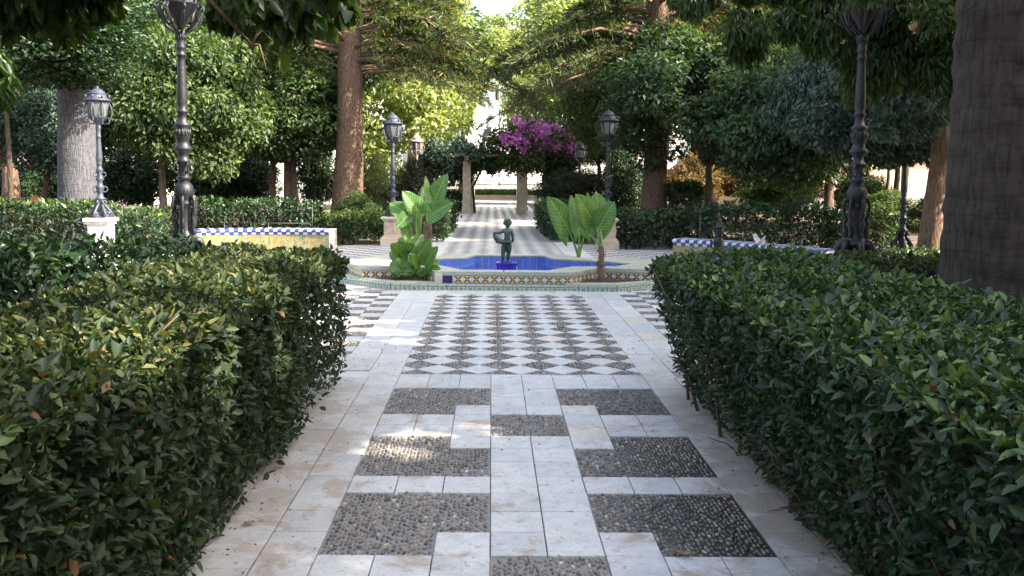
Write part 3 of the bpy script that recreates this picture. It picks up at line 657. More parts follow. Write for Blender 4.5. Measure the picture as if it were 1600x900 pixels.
for sx_ in (-1, 1):
    for sy_ in (-1, 1):                                          # planting holes between the arms
        q = [(.99, 1.22), (1.34, .78), (2.05, .97), (1.55, 1.27)]; m = MB(); cxx, cyy = 1.5, 1.05; vs = []
        n = 20; out_ = []
        for i in range(4):
            for k in range(5): t_ = k / 5; out_.append((q[i][0] + (q[(i + 1) % 4][0] - q[i][0]) * t_, q[i][1] + (q[(i + 1) % 4][1] - q[i][1]) * t_))
        vs = [(x * sx_, y * sy_, .1) for x, y in out_] + [((cxx + (x - cxx) * .6) * sx_, (cyy + (y - cyy) * .6) * sy_, .125 + random.random() * .02) for x, y in out_] + [(cxx * sx_, cyy * sy_, .14)]
        fs = [(i, (i + 1) % n, n + (i + 1) % n, n + i) for i in range(n)] + [(n + i, n + (i + 1) % n, 2 * n) for i in range(n)]
        if sx_ * sy_ < 0: fs = [f[::-1] for f in fs]
        m.add(vs, fs); m.build('planting_soil', 'soil', ft)
# pedestal of the statue in the basin
sx_, sy_ = .0, -.05
MB().box(sx_ - .15, sy_ - .12, .014, sx_ + .15, sy_ + .12, .24, .003).build('statue_pedestal', 'grout_white', ft)
simple('tile_deep', (.03, .022, .34), .25, .2, 8)
for k in range(2): MB().box(sx_ - .166 + k * .167, sy_ - .135, .241, sx_ - .003 + k * .167, sy_ + .135, .272, .004).build('pedestal_tile', 'tile_deep', ft)
for k, (xa, xb) in enumerate(((-.148, -.115), (-.109, .109), (.115, .148))): MB().box(sx_ + xa, sy_ - .127, .02, sx_ + xb, sy_ - .1201, .236, .002).build('pedestal_tile', 'tile_deep', ft)

def skin_body(name, joints, edges, mat, parent, sub=2):
    me = bpy.data.meshes.new(name); me.from_pydata([j[:3] for j in joints], edges, []); o = bpy.data.objects.new(name, me); COL.objects.link(o)
    sk = o.modifiers.new('skin', 'SKIN'); sk.use_smooth_shade = True
    for i, j in enumerate(joints):
        r = j[3] if isinstance(j[3], tuple) else (j[3], j[3]); me.skin_vertices[0].data[i].radius = r
    me.skin_vertices[0].data[0].use_root = True; sb = o.modifiers.new('sub', 'SUBSURF'); sb.levels = sub; sb.render_levels = sub
    bpy.context.view_layer.update(); dg = bpy.context.evaluated_depsgraph_get()
    m2 = bpy.data.meshes.new_from_object(o.evaluated_get(dg)); bpy.data.objects.remove(o); m2.name = name
    m2.materials.clear(); m2.materials.append(M[mat]); m2.polygons.foreach_set('use_smooth', [True] * len(m2.polygons)); return link(name, m2, parent)
Mf = Matrix.Translation(FC) @ Matrix.Rotation(FA, 4, 'Z'); sp_ = Mf @ Vector((sx_, sy_, .2725))
st = empty('statue', sp_, rad(4), label='small green bronze statue of a child seen from behind, on the blue basin pedestal', cat='statue')
J = [(0, 0, .30, (.062, .052)), (.002, 0, .37, (.056, .046)), (.004, .004, .44, (.066, .048)), (.006, .002, .492, (.06, .04)), (.006, 0, .525, .028), (.008, -.002, .552, .026),
     (-.052, 0, .492, .032), (-.1, -.004, .462, .023), (-.15, .02, .455, .018), (-.192, .03, .456, .014),
     (.066, 0, .486, .032), (.088, -.012, .42, .026), (.092, -.016, .365, .022), (.086, 0, .31, .016),
     (-.036, 0, .262, .056), (-.05, .006, .2, .05), (-.056, .012, .145, .038), (-.06, -.002, .09, .036), (-.062, -.004, .03, .019), (-.066, .045, .014, (.02, .013)),
     (.034, 0, .262, .056), (.03, .0, .2, .05), (.026, .014, .145, .038), (.022, 0, .09, .036), (.02, -.006, .03, .019), (.026, .045, .014, (.02, .013))]
E = [(0, 1), (1, 2), (2, 3), (3, 4), (4, 5), (3, 6), (6, 7), (7, 8), (8, 9), (3, 10), (10, 11), (11, 12), (12, 13), (0, 14), (14, 15), (15, 16), (16, 17), (17, 18), (18, 19), (0, 20), (20, 21), (21, 22), (22, 23), (23, 24), (24, 25)]
# head joined to the same skeleton
hd = len(J); J += [(.008, .0, .575, .046), (.01, .004, .612, .055), (.012, 0, .645, .036)]; E += [(5, hd), (hd, hd + 1), (hd + 1, hd + 2)]
fi = len(J)
for k, (dx, dz) in enumerate(((-.010, .012), (-.014, .002), (-.012, -.008))): J.append((-.192 + dx - .01, .034, .456 + dz, .006)); E.append((9, fi + k))
J.append((-.198, .012, .466, .006)); E.append((9, fi + 3))
body = skin_body('body', J, E, 'bronze', st, 2)
hm = MB()
for k in range(70):
    th, ph = random.random() * 6.28, math.acos(random.uniform(-.55, 1)); c0 = (.01 + .057 * math.sin(ph) * math.cos(th), .0 + .057 * math.sin(ph) * math.sin(th), .612 + .056 * math.cos(ph))
    if c0[1] > .025 and c0[2] < .63: continue
    hm.ball(c0, random.uniform(.012, .018), 6, 4)
hm.build('curly_hair', 'bronze', st)
fm = MB(); fm.ball((.01, .056, .605), .011, 6, 4, (.8, 1, 1)); fm.ball((-.044, .004, .607), .012, 6, 4, (.5, .8, 1)); fm.ball((.064, .004, .607), .012, 6, 4, (.5, .8, 1)); fm.ball((.01, .054, .588), .012, 6, 4, (1, .6, .35))
fm.ball((-.009, .05, .618), .007, 6, 4); fm.ball((.029, .05, .618), .007, 6, 4); fm.build('facial_features', 'bronze', st)
cm = MB(); pts = [(-.2, .03, .47), (-.196, .035, .43), (-.178, .035, .385), (-.14, .03, .342), (-.09, -.01, .322), (-.03, -.05, .315), (.03, -.058, .318), (.075, -.03, .33)]; rr = [.016, .024, .036, .044, .042, .036, .03, .018]
fine = []; fr = []
for i in range(len(pts) - 1):
    for k in range(5):
        t_ = k / 5; fine.append(tuple(pts[i][q] * (1 - t_) + pts[i + 1][q] * t_ for q in range(3))); fr.append((rr[i] * (1 - t_) + rr[i + 1] * t_) * (1.06 if k % 2 else .92))
cm.tube(fine, fr, 12); cm.tube([(-.15, .03, .35), (-.16, .05, .31), (-.165, .05, .295)], [.014, .011, .005], 6); cm.build('draped_shell', 'bronze', st)
MB().prism([(.09 * math.cos(a) * 1.05 - .01, .075 * math.sin(a)) for a in [k * PI / 7 for k in range(14)]], 0, .016, .004).build('base_plate', 'bronze', st)
wj = MB(); q = [Vector((-.215, .03, .475))]
for k in range(1, 14): t_ = k / 13; q.append(Vector((-.215 - .20 * t_, .03 - .05 * t_, .475 + .16 * t_ - .74 * t_ * t_)))
wj.tube(q, .0028, 5); wj.build('water_jet', 'water', st)

# ------------------------------------------------------------------ tall heart-leaved plants
NBL = {}
def blade_mesh(asp, curl, seed):
    key = (round(asp, 2), round(curl, 1), seed)
    if key in NBL: return NBL[key]
    rng = random.Random(seed); nu, nv = 10, 14; vs = []; fs = []; uv = []
    for j in range(nv + 1):
        t_ = j / nv; wd = asp * .51 * max(0, 1 - t_ ** 2.5) ** .62 * (.86 + .6 * t_ * (1 - t_))
        for i in range(-nu // 2, nu // 2 + 1):
            f = i / (nu / 2); af = abs(f); x = f * wd * (1 - .10 * (1 - t_) ** 3 * af ** 6); lobe = -.27 * af ** 1.25 * (1 - t_) ** 1.1 + .06 * max(0, af - .75) * (1 - t_)
            rip = math.sin((t_ - af * .35) * 8 * 2 * PI) * .013 * af ** .5 * (1 - t_ * .6)
            z = af ** 1.3 * wd * .38 * (1 - .2 * t_) + rip - curl * t_ * t_ * .24 + math.sin(seed + f * 3.3 + t_ * 5) * .022 * af - .05 * af ** 4
            vs.append((x, t_ + lobe + rip * .7, z)); uv.append((.5 + f * .5 * (wd / max(asp * .5, .01)), t_))
    w_ = nu + 1; uvs = []
    for j in range(nv):
        for i in range(nu):
            if j == 0 and i in (nu // 2 - 1, nu // 2) and False: continue
            f = (j * w_ + i, j * w_ + i + 1, (j + 1) * w_ + i + 1, (j + 1) * w_ + i); fs.append(f); uvs.append([uv[k] for k in f])
    m = MB(); m.add(vs, fs, uvs, True); NBL[key] = m.mesh('leaf', 'blade'); return NBL[key]
def blade(parent, base, tip, asp, face, seed, curl=.5):
    """leaf from base to tip (world points), facing vector"""
    base, tip = Vector(base), Vector(tip); y = (tip - base); L = y.length; y.normalize(); face = Vector(face); x = y.cross(face).normalized(); z = x.cross(y)
    o = link('leaf', blade_mesh(asp, curl, seed), parent); mt = Matrix((x, y, z)).transposed().to_4x4(); mt.translation = base - parent.location
    o.matrix_local = mt @ Matrix.Scale(L, 4); return o
def stalk(parent, a, b_, r=.02, bow=(0, 0, 0)):
    a, b_ = Vector(a) - parent.location, Vector(b_) - parent.location; md = (a + b_) / 2 + Vector(bow)
    pts = [a * (1 - t_) ** 2 + md * 2 * t_ * (1 - t_) + b_ * t_ * t_ for t_ in [k / 7 for k in range(8)]]
    MB().tube(pts, [r * (1.25 - .1 * k) for k in range(8)], 7).build('leaf_stalk', 'stalk', parent)
def plant(label, base, trunk_top, trunk_r, leafs, D, tr='bark_brown'):
    o = empty('elephant_ear_plant', base, label=label, cat='plant', group='tall heart-leaved plants in the fountain planters')
    if trunk_top:
        m = MB(); a = Vector(base); b_ = Vector(trunk_top); pts = [(a.lerp(b_, k / 16) - a) + Vector((math.sin(k * .7) * .006, 0, 0)) for k in range(17)]
        m.tube(pts, [trunk_r * (1.15 - .2 * k / 16 + (.13 if k % 2 else 0)) for k in range(17)], 9, wob=.05); m.build('stem', tr, o)
        m = MB()
        for k in range(26):
            z = random.random() * (b_ - a).z; q = random.random() * 6.28; m.tube([(trunk_r * math.cos(q), trunk_r * math.sin(q), z), (trunk_r * 1.5 * math.cos(q), trunk_r * 1.5 * math.sin(q), z + .02), (trunk_r * 1.7 * math.cos(q), trunk_r * 1.7 * math.sin(q), z - .03)], [.006, .005, .002], 4)
        m.build('leaf_scars', 'twig', o, kind='stuff')
    top = Vector(trunk_top or base)
    for i, (bx, by, tx, ty, asp, tw, dd, cu) in enumerate(leafs):
        a = W(bx, by, D + dd); b_ = W(tx, ty, D + dd + .12 * (1 if i % 2 else -1))
        fc = Vector((math.sin(tw), -math.cos(tw), .45)); blade(o, a, b_, asp, fc, i * 3 + int(bx) % 7, cu)
        stalk(o, top, a, .021, Vector((0, 0, -.04)) + Vector(((a.x - top.x) * .15, 0, 0)) * -1)
    return o
def cp(u, v): return 780 + u / 4.09, 260 + v / 4.09
def cl(u, v): return 540 + u / 4.09, 260 + v / 4.09
plant('right front plant with a bare brown scarred stem and broad heart-shaped leaves', W(940, 440, 12.45), W(940, 384, 12.5), .038,
      [(*cp(612, 372), *cp(500, 172), .80, .3, 0, .3), (*cp(630, 335), *cp(622, 160), .9, -.1, .12, .2), (*cp(640, 388), *cp(722, 222), .95, -.35, -.06, .5),
       (*cp(578, 425), *cp(484, 262), .62, .5, -.12, .7), (*cp(585, 300), *cp(566, 162), .5, .6, .25, .2)], 12.5)
plant('right rear plant without a bare stem, its pale green leaf stalks rising behind the basin', W(905, 402, 14.5), None, 0,
      [(*cp(452, 415), *cp(322, 190), .72, .15, 0, .4), (*cp(512, 422), *cp(470, 176), .52, .55, -.05, .3), (*cp(548, 430), *cp(530, 225), .6, -.7, .1, .3)], 14.4)
plant('left rear plant with a thick dark red stem and the tallest upright leaves', W(667, 398, 14.6), W(668, 346, 14.6), .07,
      [(*cl(545, 270), *cl(640, 48), .62, -.25, 0, .2), (*cl(535, 260), *cl(518, 60), .34, .7, -.1, .2), (*cl(545, 310), *cl(672, 225), .95, -.3, -.2, .6), (*cl(515, 300), *cl(498, 120), .5, .4, .15, .3)], 14.5, 'bark_pine')
lowl = [(*cl(480, 305), *cl(368, 158), .78, .3, 0, .3), (*cl(375, 300), *cl(278, 225), .95, .2, -.06, .5), (*cl(400, 310), *cl(325, 395), .8, .3, -.1, .2),
        (*cl(455, 300), *cl(462, 470), .42, -.5, -.15, .2), (*cl(385, 380), *cl(415, 540), .55, .3, -.05, .4), (*cl(440, 470), *cl(372, 420), .5, -.2, 0, .4), (*cl(490, 280), *cl(465, 185), .3, .3, .1, .2)]
rg_ = random.Random(5)
for u_, v_, tu, tv in ((330, 600, 285, 535), (355, 590, 365, 530), (420, 640, 395, 575), (445, 620, 430, 560), (480, 600, 520, 520), (510, 640, 570, 510), (540, 640, 605, 600), (520, 660, 600, 650),
                       (310, 660, 290, 600), (345, 650, 330, 590), (390, 680, 410, 620), (455, 690, 430, 640), (470, 690, 520, 640), (500, 700, 540, 665), (350, 690, 305, 660), (425, 600, 470, 535), (380, 640, 350, 570), (330, 700, 370, 655)):
    lowl.append((*cl(u_, v_), *cl(tu, tv), rg_.uniform(.65, .95), rg_.uniform(-.7, .7), rg_.uniform(-.25, .2), .5))
for u_, v_, tu, tv in ((420, 520, 330, 455), (470, 560, 540, 470), (440, 500, 500, 430), (400, 560, 330, 490), (500, 590, 580, 530), (360, 560, 290, 500)):
    lowl.append((*cl(u_, v_), *cl(tu, tv), rg_.uniform(.7, .95), rg_.uniform(-.6, .6), rg_.uniform(-.2, .2), .5))
plant('left front plant, a dense low clump of glossy leaves with a few tall drooping ones', W(648, 434, 12.6), W(650, 425, 12.6), .035, lowl, 12.6)

# ------------------------------------------------------------------ lamp posts
def scroll(m, a, r0, z0, h, w_, th=.02):
    """an S-shaped foot: curl at the bottom outside, small curl at the top"""
    ca, sa = math.cos(a), math.sin(a); pts = []; n1 = 12
    for k in range(n1): t_ = k / (n1 - 1); an = PI * 2.2 * (1 - t_) - .2; rr = w_ * (.10 + .26 * t_); pts.append((r0 + w_ * .62 - rr * math.cos(an) * -1, z0 + w_ * .38 + rr * math.sin(an) * -1))
    lx, lz = pts[-1]
    for k in range(1, 7): t_ = k / 6; pts.append((lx + (r0 + w_ * .12 - lx) * t_, lz + (z0 + h * .8 - lz) * t_))
    for k in range(8): an = PI * (1 - k / 7 * 1.5); pts.append((r0 + w_ * .12 + w_ * .16 + w_ * .16 * math.cos(an), z0 + h * .82 + w_ * .16 * math.sin(an)))
    m.tube([(x * ca, x * sa, z) for x, z in pts], [th * (1.15 - .4 * k / len(pts)) for k in range(len(pts))], 7)
def ringh(m, a, r0, z, R_, th):
    pts = [((r0 + R_ * .8 + R_ * math.cos(t_)) * math.cos(a), (r0 + R_ * .8 + R_ * math.cos(t_)) * math.sin(a), z + R_ * 1.1 * math.sin(t_)) for t_ in [k * 2 * PI / 12 for k in range(13)]]
    m.tube(pts, th, 6)
def lantern(o, z, r, h, mt, n=8):
    fr = MB(); fr.lathe([(.03, z - h * .28), (.045, z - h * .24), (r * .35, z - h * .16), (r * .62, z - h * .09), (r * .8, z), (r * .84, z + .012), (r * .74, z + .02), (.02, z + .02)], 16)
    fr.build('lantern_basket', mt, o); zt = z + h * .55; fr = MB()
    fr.lathe([(r * .9, zt), (r * 1.14, zt + .012), (r * 1.2, zt + .03), (r * 1.05, zt + .05), (r * .85, zt + .07), (r * .78, zt + .1), (r * .74, zt + .13), (.01, zt + .13)], 16)
    fr.build('lantern_crown', mt, o); z2 = zt + .13
    dm_ = MB(); dm_.lathe([(r * .74, z2), (r * .8, z2 + .012), (r * .68, z2 + .02), (r * .6, z2 + h * .1), (r * .42, z2 + h * .17), (r * .2, z2 + h * .21), (.018, z2 + h * .22), (.022, z2 + h * .25), (.008, z2 + h * .3)], 16); dm_.build('lantern_dome', mt, o)
    bars = MB(); curls = MB(); fins = MB()
    for k in range(n):
        a = 2 * PI * k / n; c_, s_ = math.cos(a), math.sin(a); bars.tube([(r * .78 * c_, r * .78 * s_, z + .01), (r * .95 * c_, r * .95 * s_, zt)], .011, 5)
        cu = [(r * (.95 + .32 * math.sin(t_)) * c_, r * (.95 + .32 * math.sin(t_)) * s_, zt - (zt - z) * (t_ / PI) * 1.25) for t_ in [q * PI / 8 for q in range(9)]]; curls.tube(cu, .009, 5)
        lw = [(r * .45 * c_, r * .45 * s_, z - h * .22), (r * .95 * c_, r * .95 * s_, z - h * .2), (r * 1.05 * c_, r * 1.05 * s_, z - h * .08), (r * .9 * c_, r * .9 * s_, z + .0)]; curls.tube(lw, .011, 5)
        fins.ball((r * 1.05 * c_, r * 1.05 * s_, zt + .09), .02, 6, 5, (1, 1, 1.7))
    bars.build('lantern_bars', mt, o); curls.build('lantern_scrolls', mt, o); fins.build('finials', mt, o, kind='stuff')
    for k in range(n):
        a0, a1 = 2 * PI * (k + .07) / n, 2 * PI * (k + .93) / n
        q = [(r * .76 * math.cos(a0), r * .76 * math.sin(a0), z + .025), (r * .76 * math.cos(a1), r * .76 * math.sin(a1), z + .025), (r * .92 * math.cos(a1), r * .92 * math.sin(a1), zt - .005), (r * .92 * math.cos(a0), r * .92 * math.sin(a0), zt - .005)]
        q2 = [(x * .975, y * .975, zz) for x, y, zz in q]; m = MB(); m.add(q + q2, [(0, 1, 2, 3), (7, 6, 5, 4), (0, 4, 5, 1), (1, 5, 6, 2), (2, 6, 7, 3), (3, 7, 4, 0)]); m.build('glass_pane', 'lamp_glass', o)
def small_lamp(label, loc_, ped, mt, group, stone='stone', z0=0, w_=.33, Hs=1.0, rz=0, pole_only=False):
    o = empty('lamp_post', loc_, rz, label=label, cat='lamp post', group=group)
    if ped:
        m = MB(); h = ped; a = w_ / 2
        m.box(-a * 1.16, -a * 1.16, 0, a * 1.16, a * 1.16, h * .3, .01); m.box(-a, -a, h * .302, a, a, h * .36, .008); m.box(-a * .82, -a * .82, h * .362, a * .82, a * .82, h * .86, .006)
        m.box(-a * .95, -a * .95, h * .862, a * .95, a * .95, h * .92, .008); m.box(-a * 1.1, -a * 1.1, h * .922, a * 1.1, a * 1.1, h, .012); m.build('pedestal', stone, o)
        for q in range(4):
            for sgn in (-1, 1):
                m = MB(); m.box(sgn * a * .38 - a * .24, -a * .83 - .012, h * .44, sgn * a * .38 + a * .24, -a * .83 + .002, h * .8, .004)
                c_ = m.build('pedestal_panel', stone, o); c_.rotation_euler = (0, 0, q * PI / 2)
    z = ped
    bs = MB()
    for k in range(6): scroll(bs, k * PI / 3 + .3, .02, z + .005, .34, .17, .026)
    bs.build('scroll_foot', mt, o)
    pl = MB(); pr = [(.13, 0), (.13, .03), (.07, .05), (.06, .12), (.055, .3), (.085, .335), (.09, .36), (.06, .38), (.05, .44), (.055, .5), (.075, .55), (.08, .57), (.05, .6), (.045, .66), (.07, .7), (.075, .72), (.045, .75), (.042, .8), (.05, .83), (.06, .86), (.062, .89),
          (.04, .92), (.036, .96), (.055, .98), (.04, 1.0), (.052, 1.03), (.056, 1.1), (.05, 1.2), (.036, 1.42), (.034, 1.46), (.05, 1.48), (.035, 1.5), (.04, 1.6), (.05, 1.66), (.035, 1.68)]
    pl.lathe([(r, z + q) for r, q in pr], 14); pl.build('pole', mt, o)
    rh = MB()
    for k in range(4): ringh(rh, k * PI / 2 + .4, .045, z + .52, .045, .011); ringh(rh, k * PI / 2 + .4, .04, z + .79, .036, .009)
    rh.build('ring_handles', mt, o)
    lantern(o, z + 1.82, .2, .52, mt); return o
GL = 'small lamp posts round the plaza'
lampA = small_lamp('left small grey lamp post on a white pedestal, by the grey palm trunk', W(157, 412.5, 16.0), .82, 'iron_blue', GL, 'stone_white', w_=.42)
small_lamp('lamp post on a tan stone pedestal behind the left fountain plants', W(614, 384.5, 20.2), .68, 'iron_blue', GL, 'stone', w_=.46)
small_lamp('dark lamp post on a tan pedestal behind the right fountain plants, its lantern against leaves', W(949, 389, 19.3), .7, 'iron', GL, 'stone', w_=.4)
for lb, px, Zd, mt, ped, topy in (('pale sunlit lamp post between the left tan pedestal lamp and the pergola', 651, 30, 'iron_sunlit', .6, 205), ('dark distant lantern over the rounded brown topiary bush', 905, 27, 'iron_dark', .55, 215), ('tiny distant lamp post just right of the thick sunlit trunk', 593, 38, 'iron_dark', .3, 240)):
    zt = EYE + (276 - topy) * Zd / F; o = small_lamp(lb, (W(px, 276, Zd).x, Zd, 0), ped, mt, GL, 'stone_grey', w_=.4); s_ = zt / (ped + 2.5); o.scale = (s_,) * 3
small_lamp('right small dark lamp post on a low stone base, near the thick palm trunk', (7.35, 15.6, 0), .33, 'iron_dark', GL, 'stone_grey', w_=.6)

def big_lamp(label, x, y):
    o = empty('big_lamp_post', (x, y, 0), .5, label=label, cat='lamp post', group='big ornate cast iron lamp posts flanking the path')
    z = .74; k_ = 9.7 / F                                         # metres per picture pixel at the lamp
    MB().box(-.3, -.3, 0, .3, .3, z - .06, .02).box(-.34, -.34, z - .058, .34, .34, z, .015).build('pedestal', 'stone_grey', o)
    mt = 'iron'
    pl = MB(); pr = [(.2, 0), (.2, .06), (.12, .1), (.16, .13), (.225, .16), (.23, .18), (.19, .2), (.15, .25), (.12, .29), (.105, .33), (.1, .60), (.11, .66), (.14, .69), (.14, .71), (.12, .73), (.15, .78), (.185, .83), (.185, .88), (.15, .95), (.1, 1.0), (.105, 1.03), (.135, 1.04), (.135, 1.07), (.1, 1.09), (.1, 1.26), (.13, 1.28), (.13, 1.3),
          (.095, 1.33), (.095, 1.4), (.17, 1.45), (.175, 1.47), (.12, 1.52), (.11, 1.57), (.13, 1.60), (.145, 1.66), (.13, 1.72), (.105, 1.74), (.15, 1.78), (.155, 1.8), (.1, 1.83), (.085, 1.88), (.075, 1.94), (.115, 1.97), (.12, 1.985), (.08, 2.01), (.095, 2.08), (.1, 2.16), (.092, 2.3), (.075, 2.66), (.07, 2.74), (.09, 2.75), (.09, 2.77), (.072, 2.79), (.072, 2.83), (.088, 2.85), (.09, 2.87), (.08, 2.89), (.095, 3.02), (.12, 3.06), (.11, 3.08)]
    s_ = .8; pl.lathe([(r * .95, z + q * s_ * .985) for r, q in pr], 20); pl.build('pole', mt, o)
    gd = MB(); gd.lathe([(.115, z + .79 * s_), (.15, z + .82 * s_), (.178, z + .855 * s_), (.15, z + .93 * s_), (.1, z + .985 * s_)], 36, flute=.05, nf=18); gd.build('gadroon_bowl', mt, o)
    for k in range(6):
        m = MB(); a = k * PI / 3
        pts = [(.12, .09), (.2, .11), (.26, .1), (.3, .06), (.31, .03), (.28, .01), (.25, .03), (.26, .055)]; m.tube([(x_ * math.cos(a), x_ * math.sin(a), z + q + .02) for x_, q in pts], [.05, .055, .055, .05, .045, .04, .03, .02], 9); m.build('scroll_foot', mt, o)
    for k in range(6):
        m = MB(); a = k * PI / 3 + .2; pts = []
        for q in range(9): an = PI * (1.9 - 1.9 * q / 8); pts.append((.19 + .045 * math.cos(an), .56 + .045 * math.sin(an) * 1.1))
        pts = [(x_, q) for x_, q in pts][::1]
        pts = [(.155, .53)] + [(.17 + .045 * math.cos(PI * t_), .57 + .05 * math.sin(PI * t_)) for t_ in (1, .75, .5, .25, 0)] + [(.215, .5), (.2, .44), (.165, .4), (.2, .36), (.175, .3), (.15, .26), (.17, .22), (.2, .22), (.205, .25), (.18, .26)]
        m.tube([(x_ * math.cos(a), x_ * math.sin(a), z + q) for x_, q in pts], [.018, .02, .026, .03, .03, .03, .03, .034, .036, .036, .036, .03, .026, .024, .022, .016], 8); m.build('scroll_bracket', mt, o)
    for k in range(4):
        m = MB(); ringh(m, k * PI / 2 + .25, .09, z + .945, .052, .015); m.build('ring_handle', mt, o)
    m = MB()
    for k in range(14): a = k * 2 * PI / 14; m.ball((.125 * math.cos(a), .125 * math.sin(a), z + 1.66 * s_), .028, 6, 5, (1, 1, 1.5)); m.ball((.085 * math.cos(a), .085 * math.sin(a), z + 2.96 * s_), .02, 5, 4, (1, 1, 2))
    m.build('leaf_ornament', mt, o, kind='stuff')
    zt = z + 3.06 * s_
    m = MB()
    for k in range(8):
        a = k * PI / 4; pts = [(.09, -.02), (.16, .02), (.22, .1), (.27, .2), (.31, .25), (.34, .22), (.325, .18), (.3, .2)]; m.tube([(x_ * math.cos(a), x_ * math.sin(a), zt + q) for x_, q in pts], [.02, .02, .018, .018, .016, .014, .012, .01], 6)
    m.build('basket_scrolls', mt, o)
    for ch in o.children:
        if not ch.name.startswith('pedestal') and not ch.name.startswith('basket'): ch.scale = (.61, .61, 1)
        if ch.name.startswith('basket'): ch.scale = (.85, .85, 1)
    lantern(o, zt + .27, .225, .95, mt); return o
big_lamp('left big dark ornate lamp post, behind the left path hedge', W(288, 276, 9.7).x, 9.7)
big_lamp('right big dark ornate lamp post, behind the right path hedge', W(1338, 276, 9.7).x, 9.7)
# distant pedestals by the far path
for px, lb in ((842, 'small pale stone pedestal by the right pergola pillars'),):
    o = empty('stone_pedestal', (W(px, 276, 37).x, 37, 0), label=lb, cat='pedestal'); MB().box(-.24, -.24, 0, .24, .24, .3, .02).build('base', 'stone_white', o); MB().box(-.18, -.18, .301, .18, .18, .62, .02).build('shaft', 'stone_white', o); MB().lathe([(.1, .62), (.12, .66), (.2, .74), (.22, .8), (.19, .82)], 12).build('urn', 'stone_white', o)

# ------------------------------------------------------------------ tiled benches
def bench(label, A, B, bow, h=.45):
    A, B = Vector((*A, 0)), Vector((*B, 0)); o = empty('tiled_bench', (A + B) / 2, label=label, cat='bench', group='tiled benches round the plaza')
    ctr = Vector((CX, 13.6, 0)); d = (B - A).normalized(); nn = Vector((-d.y, d.x, 0))
    if nn.dot(ctr - A) < 0: nn = -nn
    N_ = 34; pt = [A.lerp(B, k / N_) - nn * bow * math.sin(PI * k / N_) - o.location for k in range(N_ + 1)]; nrm = []
    for k in range(N_ + 1):
        t_ = (pt[min(k + 1, N_)] - pt[max(k - 1, 0)]).normalized(); q = Vector((-t_.y, t_.x, 0)); q = q if q.dot(nn) > 0 else -q; nrm.append(q)
    dep = .46
    core = MB(); po = [(p_.x, p_.y) for p_ in pt] + [(p_.x - n_.x * dep, p_.y - n_.y * dep) for p_, n_ in zip(pt[::-1], nrm[::-1])]; core.prism(po, 0, h - .03); core.build('seat_core', 'stone_grey', o)
    for k in range(N_):                                            # rounded nosing of alternating tiles with a second row beneath
        for row in range(2):
            m = MB(); prof = [(-dep, h - .029), (-dep, h), (-.12, h + .002), (-.01, h), (.03, h - .012), (.042, h - .035), (.036, h - .06), (.0, h - .062)] if row == 0 else [(.001, h - .115), (.018, h - .115), (.018, h - .066), (.001, h - .066)]
            t0, t1 = .02, .98; vs = []
            for q in (t0, t1):
                p_ = pt[k].lerp(pt[k + 1], q); n_ = nrm[k].lerp(nrm[k + 1], q)
                for a, z in prof: vs.append((p_.x + n_.x * a, p_.y + n_.y * a, z))
            L = len(prof); fs = [(i, (i + 1) % L, L + (i + 1) % L, L + i) for i in range(L)] + [tuple(range(L - 1, -1, -1)), tuple(range(L, 2 * L))]
            m.add(vs, fs); m.build('nosing_tile' if row == 0 else 'edge_tile', ('tile_blue_dark' if (k + row) % 2 else 'tile_white'), o)
    for k in range(0, N_, 2):                                       # painted front tiles
        m = MB(); k2 = min(N_, k + 2); a, c_ = pt[k] + nrm[k] * .006, pt[k2] + nrm[k2] * .006; a2, c2 = pt[k] - nrm[k] * .004, pt[k2] - nrm[k2] * .004
        e = (c_ - a) * .01; z0, z1 = .01, h - .118
        m.add([(a.x + e.x, a.y + e.y, z0), (c_.x - e.x, c_.y - e.y, z0), (c_.x - e.x, c_.y - e.y, z1), (a.x + e.x, a.y + e.y, z1), (a2.x, a2.y, z0), (c2.x, c2.y, z0), (c2.x, c2.y, z1), (a2.x, a2.y, z1)],
              [(0, 1, 2, 3), (4, 5, 1, 0), (3, 2, 6, 7), (5, 6, 2, 1), (4, 0, 3, 7)], [[(0, 0), (1, 0), (1, 1), (0, 1)]] + [[(0, 0.1)] * 4] * 4); m.build('painted_tile', 'tile_swirl', o)
    return o
simple('tile_blue_dark', (.035, .055, .27), .3, .25, 12)
bench('left tiled bench with a blue and white edge and a yellow painted front', (-3.50, 18.8), (-6.6, 18.3), .35)
bench('right tiled bench with a blue and white edge, behind the black bollard', (3.42, 16.4), (5.2, 13.95), .18)

# black drinking fountain / bollard by the right bench
o = empty('drinking_fountain', (W(1125, 276, 13.2).x, 13.2, 0), label='black iron drinking fountain with a lantern shaped top, before the right bench', cat='drinking fountain')
MB().lathe([(.16, 0), (.16, .05), (.09, .08), (.075, .1), (.07, .55), (.072, .66), (.05, .70), (.03, .71)], 16).build('column', 'iron', o)
MB().lathe([(.03, .71), (.035, .73), (.06, .79), (.068, .82), (.04, .83), (.09, .845), (.06, .865), (.045, .9), (.02, .925), (.025, .94), (.004, .97)], 14).build('cap', 'iron', o)
m = MB()
for a in (2.6, 3.4, 3.9): m.tube([(.06 * math.cos(a), .06 * math.sin(a), .6), (.14 * math.cos(a), .14 * math.sin(a), .66), (.13 * math.cos(a), .13 * math.sin(a), .56), (.08 * math.cos(a), .08 * math.sin(a), .5), (.12 * math.cos(a), .12 * math.sin(a), .45)], .012, 5)
m.build('scroll_bracket', 'iron', o)
